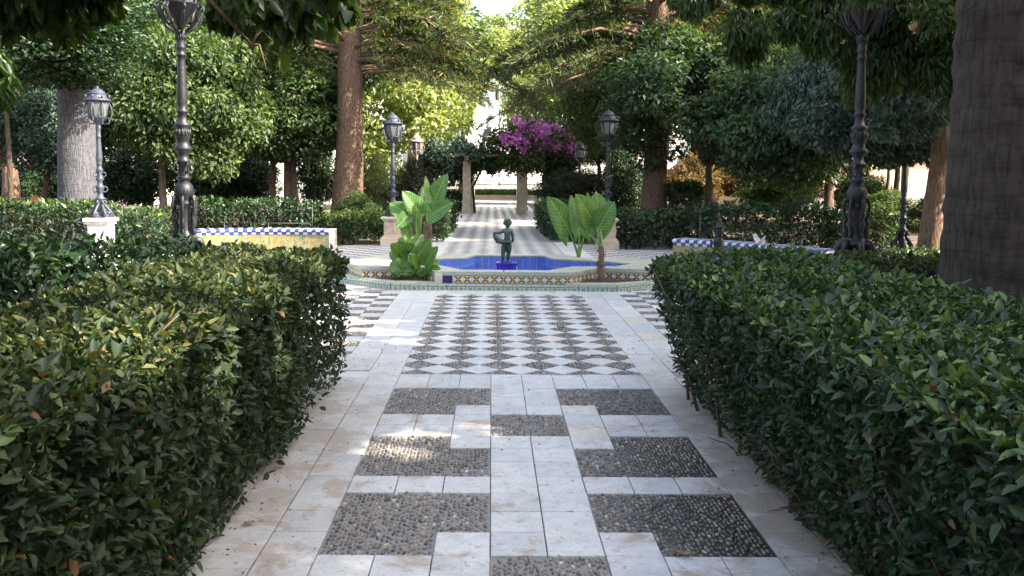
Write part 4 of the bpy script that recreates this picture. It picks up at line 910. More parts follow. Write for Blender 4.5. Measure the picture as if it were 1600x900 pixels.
# low iron railings
def railing(label, A, B, h, hooks=True, z0=0):
    A, B = Vector((*A, z0)), Vector((*B, z0)); o = empty('iron_railing', A, label=label, cat='railing', group='low iron railings behind the benches'); L = (B - A)
    n = max(1, round(L.length / .9))
    for k in range(n + 1):
        p_ = L * (k / n); tall = k in (0, n) and hooks; hh = h * (1.75 if tall else 1); m = MB().tube([p_, p_ + Vector((0, 0, hh))], .017, 6)
        if tall: m.lathe([(.02, 0), (.035, .02), (.03, .05), (.004, .12)], 8, tuple(p_ + Vector((0, 0, hh)))); 
        if tall:
            d = L.normalized() * (-1 if k else 1); m.tube([p_ + Vector((0, 0, hh * .62)), p_ + d * .1 + Vector((0, 0, hh * .5)), p_ + d * .2 + Vector((0, 0, hh * .38)), p_ + d * .25 + Vector((0, 0, hh * .26)), p_ + d * .2 + Vector((0, 0, hh * .2)), p_ + d * .16 + Vector((0, 0, hh * .26))], .012, 5)
        m.build('post', 'iron_dark', o)
    for q in (.5, .97): MB().tube([Vector((0, 0, h * q)), L + Vector((0, 0, h * q))], .01, 5).build('rail', 'iron_dark', o)
railing('low iron railing behind the left tiled bench', (-7.0, 19.6), (-4.05, 19.7), .55)
railing('low iron railing with curled end posts behind the right tiled bench', (4.2, 17.6), (6.4, 15.9), .5)

# ------------------------------------------------------------------ trees
def crown_cloud(seed, n_clump, n_leaf, ll, asp, mat, style='round', flat=1.0, shell=.55, clump_r=.3, name='crown'):
    """Crown of radius 1 about the origin made of leaf clumps with gaps between."""
    rs = np.random.RandomState(seed); C_ = []; 
    while len(C_) < n_clump:
        v = rs.randn(3); v /= np.linalg.norm(v); r = shell + (1 - shell) * rs.rand() ** .5
        v = v * r * .82
        if v[2] < -.72: continue
        C_.append(v)
    C_ = np.array(C_); rr = clump_r * (.6 + rs.rand(n_clump) * .7); pr = rr ** 2 / (rr ** 2).sum(); idx = rs.choice(n_clump, n_leaf, p=pr)
    dv = rs.randn(n_leaf, 3); dv = unit(dv); rad_ = rr[idx] * (.35 + .65 * rs.rand(n_leaf) ** .45)
    P = C_[idx] + dv * rad_[:, None] * np.array([1, 1, .72]); out = unit(P)
    if style == 'hang': D = unit(dv * .3 + rs.randn(n_leaf, 3) * .35 + np.array([0, 0, -1.0]))
    else: D = unit(dv * .55 + rs.randn(n_leaf, 3) * .6 + np.array([0, 0, -.3]))
    N_ = out * .35 + np.array([0, 0, .75]) + rs.randn(n_leaf, 3) * .45
    if style == 'hang': N_ = out + rs.randn(n_leaf, 3) * .6
    ctone = rs.rand(n_clump); tone = np.clip(rs.rand(n_leaf) * .6 + ctone[idx] * .4, 0, 1)
    me = leaves(name, P, D, N_, ll * (.65 + rs.rand(n_leaf) * .7), asp, mat, six=False, tone=tone); return me, C_
CR = {}
CR['a'] = crown_cloud(1, 62, 24000, .07, .5, 'leaf_green'); CR['b'] = crown_cloud(2, 56, 24000, .072, .5, 'leaf_green', clump_r=.33)
CR['c'] = crown_cloud(3, 60, 22000, .06, .48, 'leaf_green', shell=.35); CR['h'] = crown_cloud(4, 44, 18000, .09, .38, 'leaf_green', 'hang')
CR['y'] = crown_cloud(6, 60, 9500, .075, .55, 'leaf_green', shell=.15, clump_r=.22)
CR['f'] = crown_cloud(5, 70, 15000, .07, .55, 'leaf_green', shell=.2, clump_r=.26)
def tree(label, base, height, r0, crown, mat, barkm='bark_brown', forks=7, key='a', fork_z=None, lean=(0, 0), group=None, name='broadleaf_tree', multi=None, rz=None, cat='tree', limbs=True, rt=.6):
    """crown = (dx, dy, z, rx, ry, rz)"""
    o = empty(name, (base[0], base[1], 0), label=label, cat=cat, group=group)
    dx, dy, cz, rx, ry, rzz = crown; fz = fork_z or max(.6, cz - rzz * .75); me, CC = CR[key]
    rot = random.random() * 6.28 if rz is None else rz; ca, sa = math.cos(rot), math.sin(rot)
    m = MB(); bases = multi or [(0, 0, r0)]
    for bx, by, br in bases:
        pts = []; rs = []
        for k in range(9):
            t_ = k / 8; w1 = math.sin(t_ * 3 + bx * 7) * .05 * height / 5; pts.append((bx + lean[0] * t_ + w1 * (1 if k else 0), by + lean[1] * t_, fz * t_)); rs.append(br * (1 + .35 * (1 - t_) ** 5 - (1 - rt) * t_))
        m.tube(pts, rs, 12, wob=.045)
        top = Vector(pts[-1]); rtop = rs[-1]
        if limbs:
            sel = sorted(range(len(CC)), key=lambda i: (i * 7919 + int(bx * 100)) % 101)[:forks]
            for i in sel:
                q = CC[i]; e = Vector((dx + (q[0] * ca - q[1] * sa) * rx, dy + (q[0] * sa + q[1] * ca) * ry, cz + q[2] * rzz)); md = top.lerp(e, .5) + Vector((random.uniform(-.15, .15), random.uniform(-.15, .15), .12)) * height * .08
                m.tube([top - Vector((0, 0, rtop * .5)), top.lerp(md, .5) + Vector((0, 0, .05)), md, md.lerp(e, .6), e], [rtop * .7, rtop * .5, rtop * .36, rtop * .22, rtop * .08], 6)
    m.build('trunk', barkm, o)
    c_ = link('crown', me, o, (dx, dy, cz)); c_.scale = (rx, ry, rzz); c_.rotation_euler = (0, 0, rot)
    if c_.material_slots: c_.material_slots[0].link = 'OBJECT'; c_.material_slots[0].material = M[mat]
    return o
GS = 'unseen trees added round the viewpoint'
def px_tree(label, px, D, trunk_w, cpx, cpy, wpx, hpx, mat, **kw):
    """a tree at distance D: trunk at picture column px, crown centre, width and height in pixels at that distance"""
    x = (px - 768) / F * D; k = D / F; cz = EYE + (276 - cpy) * k; return tree(label, (x, D), cz, trunk_w * k / 2, ((cpx - px) * k, random.uniform(-.2, .2), cz, wpx * k / 2, wpx * k / 2, hpx * k / 2), mat, **kw)
GT = 'broadleaf trees round the plaza'
px_tree('bright green tree with a slim bare trunk, between the two left lamp posts', 253, 22, 15, 290, 170, 260, 270, 'leaf_green', barkm='bark_grey', key='a', group=GT, fork_z=1.9)
px_tree('green tree with a forked brown trunk behind the left tiled bench', 450, 25, 22, 440, 165, 250, 190, 'leaf_green', key='b', group=GT, multi=[(0, 0, .2), (-.45, .2, .12), (.22, -.1, .13)], fork_z=2.0)
px_tree('dark leaning tree with a thin trunk at the far left, by the orange wall', 52, 21, 12, 90, 195, 200, 170, 'leaf_blue', barkm='bark_dark', key='b', group=GT, fork_z=1.5, lean=(.35, 0))
px_tree('bushy dark tree at the left edge of the view with a thick hidden trunk', 16, 24, 34, 10, 150, 220, 190, 'leaf_dark', barkm='bark_brown', key='a', group=GT, fork_z=1.9)
px_tree('large green tree hiding the top of the thick brown trunk on the right', 1105, 23, 15, 1065, 160, 290, 245, 'leaf_cool', barkm='bark_dark', key='a', group=GT, fork_z=1.9)
px_tree('glossy dark green tree with a smooth brown trunk, behind the right tiled bench', 1292, 20.5, 19, 1240, 170, 270, 250, 'leaf_cool', barkm='bark_brown', key='b', group=GT, fork_z=1.9)
px_tree('grey leaved tree with a thick smooth trunk, left of the near palm trunk', 1452, 15.0, 33, 1440, 160, 400, 215, 'leaf_blue', barkm='bark_brown', key='h', group=GT, fork_z=3.0, lean=(.16, 0), rt=.75, limbs=False)
px_tree('dark tree hiding the top of the grey ringed palm trunk on the left', 14, 17.4, 10, 85, 62, 290, 165, 'leaf_dark', barkm='bark_dark', key='b', group=GT, fork_z=3.0)
px_tree('small tree with blue-grey leaves hanging behind the big right lamp post', 1330, 18, 14, 1330, 165, 260, 210, 'leaf_blue', barkm='bark_dark', key='h', group=GT, fork_z=1.6)
for i, (px, tp) in enumerate(((1379, 0), (1395, 0), (1408, 1), (1500, 1), (1518, 0))):
    px_tree(('leftmost', 'second from left', 'third from left', 'fourth from left', 'rightmost')[i] + ' slender pale trunk in the bright gap by the right lamp', px, 21 + i * .6, 9, px + 10, 190, 120, 120, 'leaf_dark', barkm='bark_grey', key='f', group='slender trunks at the right', fork_z=2.0, lean=(.12 * (1 if i < 3 else -1), 0), limbs=False, name='slender_tree')
# thick trunks
def thick(label, x, y, r, top, barkm, name, h):
    o = empty(name, (x, y, 0), label=label, cat='tree'); m = MB(); pts = []; rs = []
    for k in range(15):
        t_ = k / 14; pts.append((top[0] * t_ + .03 * math.sin(t_ * 9), top[1] * t_, h * t_)); rs.append(r * (1 + .28 * (1 - t_) ** 9 - .45 * t_))
    m.tube(pts, rs, 26, wob=.018); m.build('trunk', barkm, o); return o, pts, rs
t1, _, _ = thick('tall conifer with a thick sunlit brown trunk left of the left fountain lamp', W(541, 276, 24).x, 24, .385, (.35, 0), 'bark_pine', 'conifer_tree', 13)
t2, _, _ = thick('tall conifer with a thick dark brown trunk at the right, behind the shrubby hedge', W(1019, 276, 24).x, 24, .32, (.25, 0), 'bark_pine', 'conifer_tree', 13)
t3, _, _ = thick('tall conifer standing left of the pergola, its boughs reaching over the far path', -5.5, 33, .35, (.2, 0), 'bark_pine', 'conifer_tree', 14)
t4, _, _ = thick('tall conifer standing right of the pergola, its boughs arching over the far path', 7.6, 31, .35, (-.2, 0), 'bark_pine', 'conifer_tree', 14)
def conifer_crown(o, z0, z1, L0, n, seed, nt_=170, mat='needle', azr=None, bend=.2):
    rs = np.random.RandomState(seed); P = []; D = []; br = MB(); Ls = []
    for k in range(n):
        t_ = k / n; z = z0 + (z1 - z0) * t_; az = rs.rand() * 2 * PI if azr is None else azr[0] + rs.rand() * (azr[1] - azr[0]); L = L0 * (1 - .55 * t_) * (.75 + rs.rand() * .4)
        pts = []; 
        for q in range(9):
            s_ = q / 8; pts.append(Vector((math.cos(az + .25 * s_ * math.sin(k)) * L * s_, math.sin(az + .25 * s_ * math.sin(k)) * L * s_, z + L * (bend * s_ - .42 * s_ * s_) + .05 * math.sin(q * 2 + k))))
        br.tube(pts, [.06 * (1 - .9 * q / 8) + .006 for q in range(9)], 6)
        for e_ in range(nt_):
            s_ = .22 + .78 * rs.rand(); i = min(7, int(s_ * 8)); p_ = pts[i].lerp(pts[i + 1], s_ * 8 - i); ax = (pts[i + 1] - pts[i]).normalized(); sd_ = Vector((-ax.y, ax.x, 0)).normalized()
            off = (rs.rand() * 2 - 1) * L * .22 * (1.15 - s_); tip = p_ + sd_ * off + ax * abs(off) * .7 + Vector((0, 0, -abs(off) * .15 + rs.randn() * .04))
            if e_ % 6 == 0: br.tube([p_, p_.lerp(tip, .5) + Vector((0, 0, .04)), tip + (tip - p_) * .25 - Vector((0, 0, .05))], [.013, .008, .003], 4)
            for c2 in range(7):
                a_ = np.array(tip) - np.array(ax) * rs.rand() * .25; P.append(a_); D.append(np.array(ax) * .9 + np.array(sd_) * np.sign(off) * .5 + rs.randn(3) * .55 + np.array([0, 0, .25])); Ls.append(.16 + rs.rand() * .16)
    P = np.array(P); D = np.array(D); link('needles', leaves('needles', P, D, rs.randn(len(P), 3) + np.array([0, 0, 1]), np.array(Ls), .12, mat, six=False, tone=rs.rand(len(P)) ** 1.25), o, kind='stuff')
    br.build('boughs', 'bark_pine', o, kind='stuff')
for o_, z0_, z1_, L_, n_, sd_, az_ in ((t1, 4.6, 6.6, 5.6, 9, 41, (-.75, .35)), (t3, 5.2, 8.6, 7.6, 16, 42, (-.9, .3)), (t4, 5.0, 8.6, 8.4, 20, 43, (PI - .3, PI + .9)), (t2, 4.8, 7.0, 5.0, 9, 44, (PI - .3, PI + .8))):
    conifer_crown(o_, z0_, z1_, L_, n_, sd_, 100, azr=az_, bend=.22)
conifer_crown(t1, 4.6, 8.6, 4.6, 26, 21, 110, bend=.3); conifer_crown(t2, 4.8, 8.6, 4.6, 26, 22, 120, bend=.3)
conifer_crown(t3, 5.6, 11, 5.6, 20, 23, 100, bend=.35); conifer_crown(t4, 5.4, 11, 6.0, 24, 24, 100, bend=.35)
# palms
def palm(label, x, y, rb, rt_, h, barkm, lean=0, fr=18, fl=2.6):
    o = empty('palm_tree', (x, y, 0), label=label, cat='palm tree'); m = MB(); n = 190 if rb > .5 else 70; pts = []; rs = []; prng = random.Random(int(rb * 100))
    for k in range(n + 1):
        t_ = k / n; pts.append((lean * t_, 0, h * t_)); rs.append((rb * (1 - t_) + rt_ * t_ + rb * .18 * math.exp(-t_ * h / .35)) * (1 + .008 * (k % 4 == 0) + prng.uniform(-.004, .004) + .004 * math.sin(k * .21)))
    m.tube(pts, rs, 72 if rb > .5 else 30, wob=.008)
    if rb > .5:
        for i_ in range(len(m.v)):
            x_, y_, z_ = m.v[i_]; a_ = math.atan2(y_, x_); q_ = 1 + .010 * math.sin(a_ * 23 + 2.5 * math.sin(z_ * 4)) * math.sin(z_ * 2.3 + a_ * 2) + prng.uniform(-.005, .005); m.v[i_] = (x_ * q_, y_ * q_, z_)
    m.build('trunk', barkm, o)
    fm_ = MB(); P = []; D = []
    for k in range(fr):
        az = k * 2.4; el = .9 - 1.3 * (k / fr); q = []
        for s_ in range(8): t_ = s_ / 7; rr_ = fl * t_ * math.cos(el * (1 - .4 * t_)); q.append(Vector((lean + math.cos(az) * rr_, math.sin(az) * rr_, h + fl * (math.sin(el) * t_ - .55 * t_ * t_))))
        fm_.tube(q, [.035 * (1 - .8 * s_ / 7) for s_ in range(8)], 5)
        for e_ in range(56):
            t_ = .12 + .88 * e_ / 56; i = min(6, int(t_ * 7)); p_ = q[i].lerp(q[i + 1], t_ * 7 - i); ax = (q[i + 1] - q[i]).normalized(); sd_ = Vector((-math.sin(az), math.cos(az), 0)) * (1 if e_ % 2 else -1)
            P.append(tuple(p_)); D.append(tuple(sd_ + ax * .6 + Vector((0, 0, -.35))))
    fm_.build('frond_stalks', 'stalk', o, kind='stuff'); P, D = np.array(P), np.array(D); link('fronds', leaves('fronds', P, D, np.tile([0, 0, 1.], (len(P), 1)), np.full(len(P), .55), .07, 'leaf_green', six=False), o, kind='stuff')
    return o
palm('thick dark palm trunk at the right edge, close behind the right path hedge', 3.14, 4.9, .56, .42, 7.5, 'bark_palm')
palm('grey ringed palm trunk at the left, behind the small blue-grey lamp post', W(121, 276, 19).x, 19, .41, .31, 8.5, 'bark_palm_grey', lean=.1)

# near trees whose leaves hang into the top of the picture, and which shade the path
SHADE = ((9.0, 5.6, 7.6, 2.7), (9.9, 1.5, 7.4, 3.0), (9.2, -3.6, 6.5, 3.0), (12.9, 5.5, 9.5, 3.4), (11.4, 10.0, 7.5, 3.0), (14.9, -1.5, 11.0, 3.6), (6.0, -1.6, 5.6, 2.3), (13.9, 13.5, 9.0, 3.4), (7.8, 9.6, 6.6, 2.1), (6.4, 1.6, 7.2, 2.2), (5.0, -4.6, 6.4, 2.6), (5.6, 8.2, 6.0, 1.5), (8.4, -1.0, 8.6, 2.8), (6.6, -5.6, 8.4, 2.8), (5.4, 4.6, 6.4, 1.7), (8.9, 13.2, 8.3, 2.6), (11.2, 17.0, 8.8, 2.7), (12.5, 10.5, 11.0, 2.8), (8.2, 11.4, 7.3, 1.9), (9.2, 12.4, 11.3, 2.8), (10.8, 14.6, 11.6, 2.8))
SUNGAPS = ((-.85, 8.3, 0, .12), (-1.1, 9.5, 0, .14), (-1.0, 8.9, 0, .08), (-1.25, 8.7, 0, .06), (-.55, 6.3, 0, .17), (-.18, 6.2, 0, .1), (-.62, 4.95, 0, .14), (-.5, 5.3, 0, .1), (-1.75, 9.6, 0, .3), (-1.6, 8.3, 0, .2), (-.75, 6.8, 0, .12),
           (-1.95, 5.9, 1.05, .5), (-1.6, 6.0, 1.05, .5), (-1.3, 6.25, 1.05, .3), (-1.95, 4.4, 1.05, .45), (-1.6, 4.6, 1.05, .42), (-1.75, 5.2, 1.05, .2), (-1.35, 4.2, 1.05, .2), (-1.2, 3.0, 1.05, .22), (-1.4, 3.5, 1.05, .22), (-1.08, 3.7, .8, .2), (-1.1, 4.6, .7, .16), (-1.6, 3.0, 1.05, .12), (-3.4, 9.65, 1.25, .25), (-.8, 10.6, 0, .14), (.3, 9.8, 0, .06), (2.2, 3.1, 1.05, .05))
def lit_gap(P):                                     # leaves left out along sun rays to light chosen patches of path and hedges
    keep = np.ones(len(P), bool); u = np.array(sd)
    for x, y, z, r in SUNGAPS:
        q = P - np.array([x, y, z]); t_ = q @ u; d = np.linalg.norm(q - t_[:, None] * u, axis=1); keep &= ~((t_ > .3) & (d < (r + .06) * (.75 + .5 * R.rand(len(P)))))
    return keep
def near_tree(label, base, r0, h, barkm, regions, ll, asp, mat, style, name='broadleaf_tree', dens=1.0):
    o = empty(name, (base[0], base[1], 0), label=label, cat='tree'); m = MB(); pts = [(0.05 * math.sin(k * .8), .05 * math.cos(k), h * k / 8) for k in range(9)]
    m.tube(pts, [r0 * (1 + .3 * (1 - k / 8) ** 4 - .4 * k / 8) for k in range(9)], 14, wob=.04); top = Vector(pts[-1]); P = []; D = []; N_ = []; T = []
    for (cx, cy, cz, rx, ry, rz_, n) in regions:
        n = int(n * dens); c_ = Vector((cx - base[0], cy - base[1], cz)); md = top.lerp(c_, .62) + Vector((0, 0, .75)); m.tube([top - Vector((0, 0, .2)), top.lerp(md, .5) + Vector((0, 0, .15)), md, md.lerp(c_, .55) + Vector((0, 0, .12)), c_], [r0 * .4, r0 * .3, r0 * .2, .014, .007], 7)
        nc = max(3, n // 240); cen = R.randn(nc, 3); cen = unit(cen) * (R.rand(nc, 1) ** .45) * np.array([rx, ry, rz_]) + np.array(c_); idx = R.randint(0, nc, n)
        for q in range(nc): e = Vector(cen[q]); m.tube([c_, c_.lerp(e, .5) + Vector((0, 0, .06)), e], [.008, .006, .003], 4)
        sp2 = min(rx, ry, rz_) * .42 + .05; dv = unit(R.randn(n, 3)) * (R.rand(n, 1) ** .5) * sp2; P.append(cen[idx] + dv)
        if style == 'hang': D.append(unit(dv) * .35 + R.randn(n, 3) * .3 + np.array([0, 0, -1]))
        else: D.append(unit(dv) * .6 + R.randn(n, 3) * .5 + np.array([0, 0, -.4]))
        N_.append(R.randn(n, 3) * .6 + (np.array([0, -.6, .3]) if style == 'hang' else np.array([0, 0, .9]))); T.append(np.clip(R.rand(nc)[idx] * .35 + R.rand(n) * .65, 0, 1))
    P = np.concatenate(P); D = np.concatenate(D); N_ = np.concatenate(N_); T = np.concatenate(T); kp = lit_gap(P + np.array([base[0], base[1], 0])); P, D, N_, T = P[kp], D[kp], N_[kp], T[kp]; n = len(P); m.build('trunk', barkm, o)
    link('crown', leaves('crown', P, D, N_, ll * (.65 + R.rand(n) * .7), asp, mat, six=ll < .13, tone=T, droop=.2), o); return o
near_tree('tree leaning in from the left with dark oval leaves filling the top left corner', (-5.6, 5.2), .24, 3.2, 'bark_brown',
          [(-3.3, 5.0, 2.72, .85, .8, .33, 4600), (-2.55, 5.4, 2.85, .42, .6, .26, 2400), (-4.3, 6.2, 2.5, .9, .9, .42, 4600), (-2.2, 5.2, 2.95, .4, .4, .16, 900), (-5.2, 5.0, 5.4, 2.6, 2.6, 1.3, 7000), (-2.9, 4.4, 3.1, 1.2, 1.0, .5, 3600), (-5.0, 5.0, 3.6, 1.6, 2.2, .7, 5200)], .085, .55, 'leaf_hang', 'hang')
near_tree('tree with broad pointed leaves hanging down in front of the left conifer', (-4.6, 2.4), .18, 3.4, 'bark_brown',
          [(-1.14, 4.2, 2.22, .13, .2, .14, 190), (-1.35, 5.2, 2.62, .3, .3, .14, 500), (-.96, 4.3, 2.38, .2, .25, .13, 300), (-1.25, 4.3, 2.5, .2, .2, .14, 260), (-.9, 4.4, 2.52, .2, .3, .13, 260), (-.66, 4.1, 2.6, .16, .25, .1, 130), (-1.15, 4.5, 2.68, .22, .3, .16, 260), (-1.0, 4.0, 2.85, .5, .5, .16, 800), (-1.85, 4.6, 2.78, .22, .3, .12, 300), (-1.3, 4.9, 2.85, .4, .4, .16, 500), (-2.2, 3.0, 3.4, 1.4, 1.3, .5, 2600)], .095, .58, 'leaf_hang', 'hang')
near_tree('tree at the right with narrow drooping leaves hanging in the top right corner', (7.6, 11.6), .26, 3.6, 'bark_brown',
          [(3.6, 10.9, 3.45, .8, .5, .35, 2600), (4.9, 11.1, 3.1, .7, .5, .5, 4200), (5.8, 11.0, 2.95, .8, .6, .5, 4200), (4.2, 11.2, 3.8, 1.4, .7, .4, 4200), (5.6, 11.0, 4.0, 1.6, 1.0, .6, 4600), (3.0, 11.2, 4.05, .9, .6, .3, 2200)], .12, .3, 'leaf_hang', 'hang')
pg = near_tree('pomegranate branch with small bright leaves hanging in front of the right lantern', (4.4, 5.9), .07, 2.9, 'bark_grey',
               [(2.02, 5.0, 2.6, .2, .2, .09, 260), (2.36, 5.0, 2.6, .25, .2, .12, 380), (2.15, 5.1, 2.72, .4, .25, .1, 420), (2.75, 5.0, 2.8, .45, .3, .14, 420)], .045, .36, 'leaf_green', 'spray', name='pomegranate_tree')
fr = MB(); c0 = W(1417, 42, 5.0) - pg.location; fr.ball(c0, .03, 12, 9, (1, 1, .95)); fr.lathe([(.007, 0), (.009, -.008), (.014, -.016)], 8, (c0.x + .006, c0.y, c0.z - .026)); fr.tube([c0 + Vector((0, 0, .028)), c0 + Vector((-.01, 0, .07)), c0 + Vector((-.03, 0, .13))], .003, 4); fr.build('pomegranate', 'fruit', pg)
# unseen trees added on the right and behind to block the sun in dapples
for i, (x, y, h, r) in enumerate(SHADE):
    near_tree(('close', 'near', 'rear', 'tall', 'far', 'tallest', 'small', 'outer', 'inner', 'low', 'broad', 'slender', 'spreading', 'farthest', 'lone', 'shady', 'leafy', 'lofty', 'middle', 'soaring', 'topmost')[i] + ' unseen shade tree, added right of the view to block the sun', (x, y), .2, h - r * .5, 'bark_brown',
              [(x, y, h, r * .55, r * .55, r * .5, 2600), (x - r * .5, y, h - .1, r * .5, r * .5, r * .42, 1900), (x + r * .5, y + .2, h, r * .5, r * .5, r * .42, 1900), (x, y - r * .55, h - .2, r * .5, r * .5, r * .42, 1900), (x + .1, y + r * .55, h, r * .5, r * .5, r * .42, 1900)], .16, .55, 'leaf_green', 'spray')
for i, (x, y, cz, r, rz_, ky) in enumerate(((-6.5, -7.0, 3.2, 3.2, 2.6, 'a'), (-1.5, -10.5, 3.4, 3.4, 2.9, 'b'), (4.5, -9.0, 3.3, 3.2, 2.8, 'c'), (8.8, -3.5, 3.2, 3.0, 2.8, 'a'), (8.0, 2.2, 3.6, 2.7, 2.6, 'b'), (-9.6, -1.5, 2.4, 2.2, 2.2, 'f'), (-8.2, 4.8, 2.7, 1.9, 2.2, 'c'), (10.5, 7.0, 3.6, 2.6, 2.8, 'a'), (5.2, -3.6, 2.6, 1.8, 2.1, 'f'), (-10.5, 9.2, 2.8, 2.2, 2.3, 'b'))):
    tree(('first', 'second', 'third', 'fourth', 'fifth', 'sixth', 'seventh', 'eighth', 'ninth', 'tenth')[i] + ' unseen leafy tree, added round the viewpoint to dim the sky light', (x, y), cz, .16, (0, 0, cz, r, r, rz_), 'leaf_dark', key=ky, group=GS)  # added, out of view: crowns cut sky light from behind and the sides
# background trees and shrubs
GB = 'trees in the background'
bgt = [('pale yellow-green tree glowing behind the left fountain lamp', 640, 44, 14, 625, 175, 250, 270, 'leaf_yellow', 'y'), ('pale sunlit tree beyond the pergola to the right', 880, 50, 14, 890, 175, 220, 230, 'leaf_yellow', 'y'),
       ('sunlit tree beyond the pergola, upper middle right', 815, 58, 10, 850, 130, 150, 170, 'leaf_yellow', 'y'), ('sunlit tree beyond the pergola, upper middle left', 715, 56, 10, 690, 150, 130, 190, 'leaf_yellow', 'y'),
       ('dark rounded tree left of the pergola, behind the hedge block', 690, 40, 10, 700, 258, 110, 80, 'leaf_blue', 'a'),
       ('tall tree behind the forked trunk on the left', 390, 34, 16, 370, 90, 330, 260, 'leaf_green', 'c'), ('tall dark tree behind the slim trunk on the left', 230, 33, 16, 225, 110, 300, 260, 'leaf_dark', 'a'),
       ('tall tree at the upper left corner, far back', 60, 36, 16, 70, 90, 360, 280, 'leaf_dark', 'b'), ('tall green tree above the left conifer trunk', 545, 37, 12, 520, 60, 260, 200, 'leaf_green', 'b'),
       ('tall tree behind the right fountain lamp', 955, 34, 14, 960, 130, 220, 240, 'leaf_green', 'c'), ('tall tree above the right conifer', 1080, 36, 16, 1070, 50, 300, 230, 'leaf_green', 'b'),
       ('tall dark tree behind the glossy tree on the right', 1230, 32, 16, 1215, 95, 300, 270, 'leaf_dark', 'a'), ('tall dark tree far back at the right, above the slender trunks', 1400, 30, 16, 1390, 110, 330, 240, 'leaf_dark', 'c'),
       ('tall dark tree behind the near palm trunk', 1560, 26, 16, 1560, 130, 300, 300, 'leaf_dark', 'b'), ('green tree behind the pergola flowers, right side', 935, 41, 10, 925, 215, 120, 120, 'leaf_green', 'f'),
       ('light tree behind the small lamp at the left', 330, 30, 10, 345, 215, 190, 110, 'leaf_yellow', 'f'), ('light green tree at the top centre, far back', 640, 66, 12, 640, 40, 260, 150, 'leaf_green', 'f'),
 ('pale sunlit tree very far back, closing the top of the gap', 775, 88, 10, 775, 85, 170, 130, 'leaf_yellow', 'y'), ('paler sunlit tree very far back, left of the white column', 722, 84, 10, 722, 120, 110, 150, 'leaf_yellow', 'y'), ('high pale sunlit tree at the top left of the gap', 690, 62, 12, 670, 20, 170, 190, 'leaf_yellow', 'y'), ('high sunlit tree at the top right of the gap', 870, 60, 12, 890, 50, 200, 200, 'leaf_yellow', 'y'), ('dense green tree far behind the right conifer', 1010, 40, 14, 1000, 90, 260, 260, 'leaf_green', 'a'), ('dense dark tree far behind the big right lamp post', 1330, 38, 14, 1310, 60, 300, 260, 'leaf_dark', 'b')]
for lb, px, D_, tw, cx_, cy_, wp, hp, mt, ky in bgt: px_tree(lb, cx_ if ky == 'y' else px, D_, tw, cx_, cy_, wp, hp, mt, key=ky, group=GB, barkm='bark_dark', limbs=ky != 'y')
def shrub(label, px, D_, cy_, wp, hp, mt, key='f', group='shrubs behind the hedges', cat='shrub', name='shrub'):
    return px_tree(label, px, D_, 5, px, cy_, wp, hp, mt, key=key, group=group, barkm='bark_dark', cat=cat, name=name, fork_z=.35, limbs=False)
shr = [('dark shrub under the trees at the left edge', 0, 26, 296, 120, 70, 'leaf_dark'), ('dark shrub between the grey palm trunk and the slim trunk', 205, 25, 290, 110, 90, 'leaf_dark'), ('dark shrub right of the slim bare trunk', 325, 27, 285, 130, 90, 'leaf_dark'),
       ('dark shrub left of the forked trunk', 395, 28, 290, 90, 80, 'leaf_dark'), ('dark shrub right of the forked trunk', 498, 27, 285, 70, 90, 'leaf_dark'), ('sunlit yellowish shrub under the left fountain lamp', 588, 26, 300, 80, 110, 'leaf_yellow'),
       ('reddish brown shrub right of the left fountain lamp', 646, 25, 300, 60, 90, 'leaf_topiary'), ('dark mass of shrubs behind the right pergola pillars', 885, 36, 305, 90, 70, 'leaf_dark'), ('dark shrub between the topiary bush and the thick brown trunk', 975, 27, 290, 80, 110, 'leaf_dark'),
       ('dry orange-brown shrub behind the tall dark hedge, left part', 1075, 27, 285, 90, 80, 'leaf_dry'), ('dry orange-brown shrub behind the tall dark hedge, middle', 1150, 28, 280, 120, 70, 'leaf_dry'), ('dry orange-brown shrub behind the tall dark hedge, right part', 1235, 28, 285, 100, 70, 'leaf_dry'),
       ('green fern-like shrub above the right bench hedge', 1210, 23, 305, 110, 60, 'leaf_green'), ('rounded sunlit shrub right of the smooth brown trunk', 1345, 24, 300, 90, 75, 'leaf_green'), ('dark green shrub at the foot of the slender trunks', 1400, 19.5, 335, 110, 70, 'leaf_green'),
       ('dark shrub behind the near palm trunk', 1500, 19, 330, 100, 110, 'leaf_dark'), ('green bush left of the slim bare trunk, above the low hedge', 120, 28, 296, 130, 60, 'leaf_dark'), ('sunlit shrub at the foot of the left conifer', 560, 22.5, 335, 70, 60, 'leaf_green')]
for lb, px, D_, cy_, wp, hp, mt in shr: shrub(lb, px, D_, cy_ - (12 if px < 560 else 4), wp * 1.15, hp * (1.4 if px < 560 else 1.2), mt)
shrub('rounded dark brown topiary bush behind the right plants', 912, 25, 290, 92, 62, 'leaf_topiary', 'c', group='topiary', cat='topiary bush', name='topiary_bush')
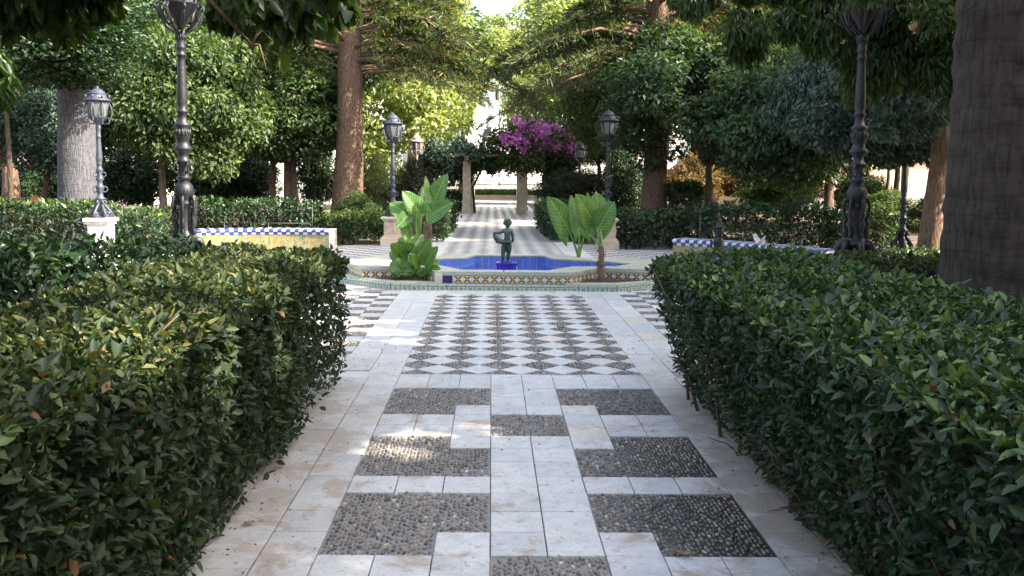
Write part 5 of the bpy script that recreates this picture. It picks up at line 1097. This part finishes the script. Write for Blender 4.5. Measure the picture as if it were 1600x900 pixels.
# pergola with its vines
pgx = (W(729, 276, 38).x, W(813, 276, 38).x)
pr = empty('pergola', (CX, 42, 0), label='stone pillared pergola over the far path, overgrown with vines', cat='pergola')
for sx_, x in zip((-1, 1), pgx):
    for y in (38, 41, 44, 47):
        xx = x - CX + (.25 * sx_ if sx_ > 0 and y > 38 else 0); MB().box(xx - .2, y - 42 - .2, 0, xx + .2, y - 42 + .2, .22, .02).box(xx - .17, y - 42 - .17, .221, xx + .17, y - 42 + .17, 2.3, .012).build('pillar', 'stone', pr)
    MB().box(x - CX - .1, -4.4, 2.301, x - CX + .1, 5.6, 2.46, .01).build('beam', 'bark_grey', pr)
for k in range(9): MB().box(-2.3, -4.2 + k * 1.15, 2.465, 2.3, -4.1 + k * 1.15, 2.58, .01).build('cross_beam', 'bark_grey', pr)
def vine(label, cen, rxyz, mat, n, ll, seed, name='climbing_vine', cat='vine', flowers=0, regs=None):
    o = empty(name, cen, label=label, cat=cat, group='vines on the pergola'); rs = np.random.RandomState(seed)
    for me_n, mt, cnt, sz in (('foliage', mat, n, ll), ('flowers', 'flower_magenta', flowers, .13)):
        if not cnt: continue
        nc = 26 if me_n == 'foliage' else 34; C_ = unit(rs.randn(nc, 3)) * (rs.rand(nc, 1) ** .4) * np.array(rxyz)
        if me_n == 'flowers': C_[:, 1] = -np.abs(C_[:, 1]) * .5 - rxyz[1] * .5; C_[:, 2] = C_[:, 2] * .8 + rxyz[2] * .3
        idx = rs.randint(0, nc, cnt); sp3 = .5 if me_n == 'foliage' else .24; P = C_[idx] + rs.randn(cnt, 3) * sp3 * min(rxyz) * .5
        link(me_n, leaves(me_n, P, rs.randn(cnt, 3) + np.array([0, 0, -.2]), rs.randn(cnt, 3) + np.array([0, -.4, .8]), sz * (.6 + rs.rand(cnt) * .8), .62, mt, six=False, tone=rs.rand(cnt)), o, kind='stuff')
    m = MB()
    for k in range(3): a = (PI * .0 if cen[0] > CX else PI) + rs.randn() * .2; m.tube([(rxyz[0] * .5 * math.cos(a), .4 * math.sin(a), -cen[2]), (rxyz[0] * .55 * math.cos(a), .4 * math.sin(a), -cen[2] * .5), (rxyz[0] * .3 * math.cos(a + .4), 0, 0)], [.05, .04, .02], 5)
    m.build('stems', 'bark_dark', o, kind='stuff'); return o
vine('dark green vine over the left side of the pergola', (-1.9, 38.3, 2.5), (1.4, 1.2, .7), 'leaf_blue', 6000, .15, 31)
vine('green vine hanging low across the middle of the pergola', (.2, 38.4, 2.25), (1.9, 1.2, .42), 'leaf_green', 6500, .13, 32)
vine('magenta flowering bougainvillea over the right side of the pergola', (2.0, 38.0, 3.0), (2.2, 1.3, 1.05), 'leaf_green', 10000, .14, 33, 'bougainvillea', 'bougainvillea', 1700)
vine('dark green vine hanging down at the right of the pergola pillars', (2.9, 38.0, 2.1), (.9, 1.2, 1.1), 'leaf_dark', 6000, .14, 34)
# ------------------------------------------------------------------ town beyond the garden
MB().box(-60, 50.6, -.02, 60, 50.9, .12, .02).build('kerb', 'stone_white', kind='structure')
g = MB(); g.quad((-80, 50.9, .0), (80, 50.9, .0), (80, 75, .0), (-80, 75, .0)); g.build('street', 'road_pale', kind='structure')
def building(label, x0, x1, y, h, mat, nwin, floors, shutter, dep=10, trim='wall_white', rz=0):
    o = empty('building', ((x0 + x1) / 2, y, 0), rz, label=label, cat='building'); w_ = x1 - x0
    MB().box(-w_ / 2, 0, 0, w_ / 2, dep, h).build('wall', mat, o); MB().box(-w_ / 2 - .2, -.25, h + .003, w_ / 2 + .2, dep + .2, h + .4, .05).build('cornice', trim, o)
    MB().box(-w_ / 2 - .003, -.12, 0, w_ / 2 + .003, .003, .9, .02).build('base_course', 'stone_grey', o)
    fh = h / floors
    wm = MB().box(-.55, -.04, 0, .55, .02, 1.9).mesh('window', 'glass_dark'); fmz = MB(); 
    for a in ((-.68, -.55, -.02, 2.0), (.55, .68, -.02, 2.0)): fmz.box(a[0], -.09, a[2], a[1], .01, a[3])
    fmz.box(-.68, -.1, 2.003, .68, .01, 2.14); fmz.box(-.75, -.16, -.15, .75, .01, -.023); fmz.box(-.03, -.06, 0, .03, -.041, 1.9); fme = fmz.mesh('window_frame', trim)
    shm = MB().box(-.02, -.13, 0, .5, -.1, 1.95, .01).mesh('shutter', shutter)
    for f in range(floors):
        for k in range(nwin):
            x = -w_ / 2 + w_ * (k + .5) / nwin; z = f * fh + fh * .28; wo = link('window', wm, o, (x, 0, z)); link('window_frame', fme, wo)
            for s_ in (-1, 1): sh = link('shutter', shm, wo, (.7 * s_ + (0 if s_ > 0 else -.48), -.002, 0))
    return o
building('cream building behind the trees on the left with green shutters', -36, -18.5, 46, 11, 'wall_cream', 6, 1, 'shutter_green')
building('white building seen between the trunks left of the conifer', -18, -6.5, 54, 10, 'wall_white', 4, 1, 'wall_cream')
building('sand coloured building shining behind the slender trunks on the right', 12, 30, 40, 9, 'wall_sand', 6, 1, 'terracotta')
building('white building far beyond the pergola across the street', -7, 9, 100, 9, 'wall_white', 5, 1, 'wall_cream')
building('pale building far back on the right, behind the conifer', 5.5, 11.8, 56, 10, 'wall_white', 3, 1, 'wall_cream')
o = empty('pilaster', (W(64, 276, 33).x, 33, 0), label='terracotta painted gate pillar between the trunks at the left', cat='pillar'); MB().box(-.36, -.36, 0, .36, .36, .5, .03).build('base', 'stone_grey', o); MB().box(-.3, -.3, .501, .3, .3, 2.6, .02).build('shaft', 'terracotta', o); MB().box(-.38, -.38, 2.601, .38, .38, 2.8, .03).build('cap', 'stone_white', o)
o = empty('monument', (W(769, 276, 78).x, 78, 0), label='tall white column monument rising beyond the pergola', cat='monument')
MB().box(-.7, -.7, 0, .7, .7, .4, .04).box(-.5, -.5, .401, .5, .5, 1.2, .03).build('plinth', 'wall_white', o); MB().lathe([(.7, 1.2), (.7, 1.5), (.52, 1.6), (.5, 7.2), (.46, 7.9), (.62, 8.0), (.64, 8.2), (.1, 8.4)], 20).build('column', 'wall_white', o)
o = empty('planter_wall', (CX, 62, 0), label='low brick edged planter with grass across the street beyond the pergola', cat='planter')
MB().box(-8, -.6, 0, 8, .6, .32, .03).build('wall', 'brick', o); n = 5000; P = np.stack([R.uniform(-7.8, 7.8, n), R.uniform(-.5, .5, n), np.full(n, .32)], 1); link('grass', leaves('grass', P, R.randn(n, 3) * .5 + np.array([0, 0, 1]), R.randn(n, 3), .3 + R.rand(n) * .25, .14, 'grass', six=False), o, kind='stuff')
o = empty('steps', (CX + .4, 70, 0), label='pale stone steps with a railing beyond the planter across the street', cat='steps')
for k in range(5): MB().box(-3.2 + .2 * k, -1 + k * .4, k * .17 + .001, 3.2 - .2 * k, 1.4, (k + 1) * .17, .01).build('step', 'stone_white', o)
for k in range(13): MB().tube([(-3.4 + k * .57, -1.3, 0), (-3.4 + k * .57, -1.3, 1.0)], .02, 5).build('railing_post', 'iron', o)
MB().tube([(-3.4, -1.3, 1.0), (3.44, -1.3, 1.0)], .025, 5).build('handrail', 'iron', o)

# ------------------------------------------------------------------ birds and fallen leaves
def pigeon(label, loc_, rz, mat, up):
    o = empty('pigeon', loc_, rz, label=label, cat='pigeon')
    J = [(0, 0, 0, (.045, .05)), (.06, 0, .008, (.05, .052)), (.11, 0, .03, .034), (.14, 0, .05, .024), (-.07, 0, -.005, (.03, .022)), (-.13, 0, -.012, (.034, .009)), (-.18, 0, -.016, (.04, .005))]
    skin_body('body', J, [(0, 1), (1, 2), (2, 3), (0, 4), (4, 5), (5, 6)], mat, o, 1); MB().ball((.155, 0, .055), .024, 8, 6).build('head', mat, o); MB().tube([(.175, 0, .055), (.198, 0, .048)], [.007, .001], 5).build('beak', 'iron_dark', o)
    for s_ in (-1, 1):
        m = MB()
        for k in range(9):
            t_ = k / 8; y = s_ * (.025 + .2 * t_); z = .02 + up * (.19 * t_); x0 = .07 - .05 * t_ * t_; l = .15 - .09 * t_ * t_
            m.add([(x0, y, z), (x0 + .01, y + s_ * .03, z + up * .03), (x0 - l, y + s_ * (.03 + .05 * t_), z + up * .03 - .02), (x0 - l, y + s_ * (-.01 + .05 * t_), z - .02), (x0, y, z + .006), (x0 + .01, y + s_ * .03, z + up * .03 + .006), (x0 - l, y + s_ * (.03 + .05 * t_), z + up * .03 - .017), (x0 - l, y + s_ * (-.01 + .05 * t_), z - .017)],
                  [(0, 1, 2, 3), (7, 6, 5, 4), (0, 4, 5, 1), (1, 5, 6, 2), (2, 6, 7, 3), (3, 7, 4, 0)])
        m.build('wing', mat, o)
    for s_ in (-.015, .015): MB().tube([(-.02, s_, -.03), (-.05, s_, -.06), (-.06, s_, -.065)], .004, 4).build('leg', 'terracotta', o)
    return o
pigeon('grey pigeon flying above the far path, left of the white column', W(757, 213, 22), rad(200), 'feather', .8)
pigeon('pale pigeon with raised wings at the right tiled bench', W(1188, 378, 14.0), rad(12), 'feather_pale', .9).scale = (.62,) * 3
def fallen(label, px, py, L, mat, z=.02, d=None, rz=.4, curl=.25):
    p_ = W(px, py, d) if d else Vector(((px - 768) * EYE / (py - 276), EYE * F / (py - 276), z)); m = MB(); vs = []
    for k in range(7):
        t_ = k / 6; wd = math.sin(PI * min(.97, t_ * .93 + .03)) ** .8 * .26
        for s_ in (-1, 0, 1): vs.append((t_ * L, s_ * wd * L, (abs(s_) * .12 + curl * (t_ - .5) ** 2) * L + .004))
    fs = [(k * 3 + s_, k * 3 + s_ + 1, k * 3 + s_ + 4, k * 3 + s_ + 3) for k in range(6) for s_ in (0, 1)]; m.add(vs, fs, smooth=True); m.tube([(-.25 * L, 0, .004), (0, 0, curl * .25 * L + .003)], .0015, 4)
    o = m.build('fallen_leaf', mat, None, p_); o.rotation_euler = (0, 0, rz); tag(o, label, 'leaf', 'fallen leaves')
fallen('fresh green leaf lying on the diamond paving', 884, 517, .085, 'fresh_leaf', rz=2.8)
fallen('long dry leaf lying flat near the right front of the diamond paving', 925, 563, .10, 'dry_leaf', rz=.1, curl=.1)
fallen('dry curled leaf beside the upper right pebble panel', 888, 642, .05, 'dry_leaf', rz=.3)
fallen('dry curled leaf on the marble right of the upper middle slab', 915, 643, .05, 'dry_leaf', rz=1.1)
fallen('dark leaf lying on the tiles by the left hedge', 372, 843, .05, 'dry_leaf', rz=.6)
fallen('large pale dry leaf lying on top of the left path hedge', 68, 532, .11, 'dry_leaf', d=3.05, rz=1.0)
fallen('smaller pale dry leaf on top of the left path hedge', 46, 524, .08, 'dry_leaf', d=3.1, rz=2.2)
fallen('brown leaf at the bottom edge of the lower right pebble panel', 1066, 888, .07, 'dry_leaf', rz=-.4)
n = 1500; gx = np.where(R.rand(n) < .5, R.normal(-1.25, .3, n), R.normal(1.55, .3, n)); gx[:300] = R.uniform(-1.2, 1.7, 300); P = np.stack([gx, R.uniform(1.8, 9, n), np.full(n, .018)], 1)
link('leaf_litter', leaves('leaf_litter', P, R.randn(n, 3) * np.array([1, 1, .12]), R.randn(n, 3) * .3 + np.array([0, 0, 1]), .006 + R.rand(n) ** 3 * .022, .55, 'leaf_dry', six=False), kind='stuff')
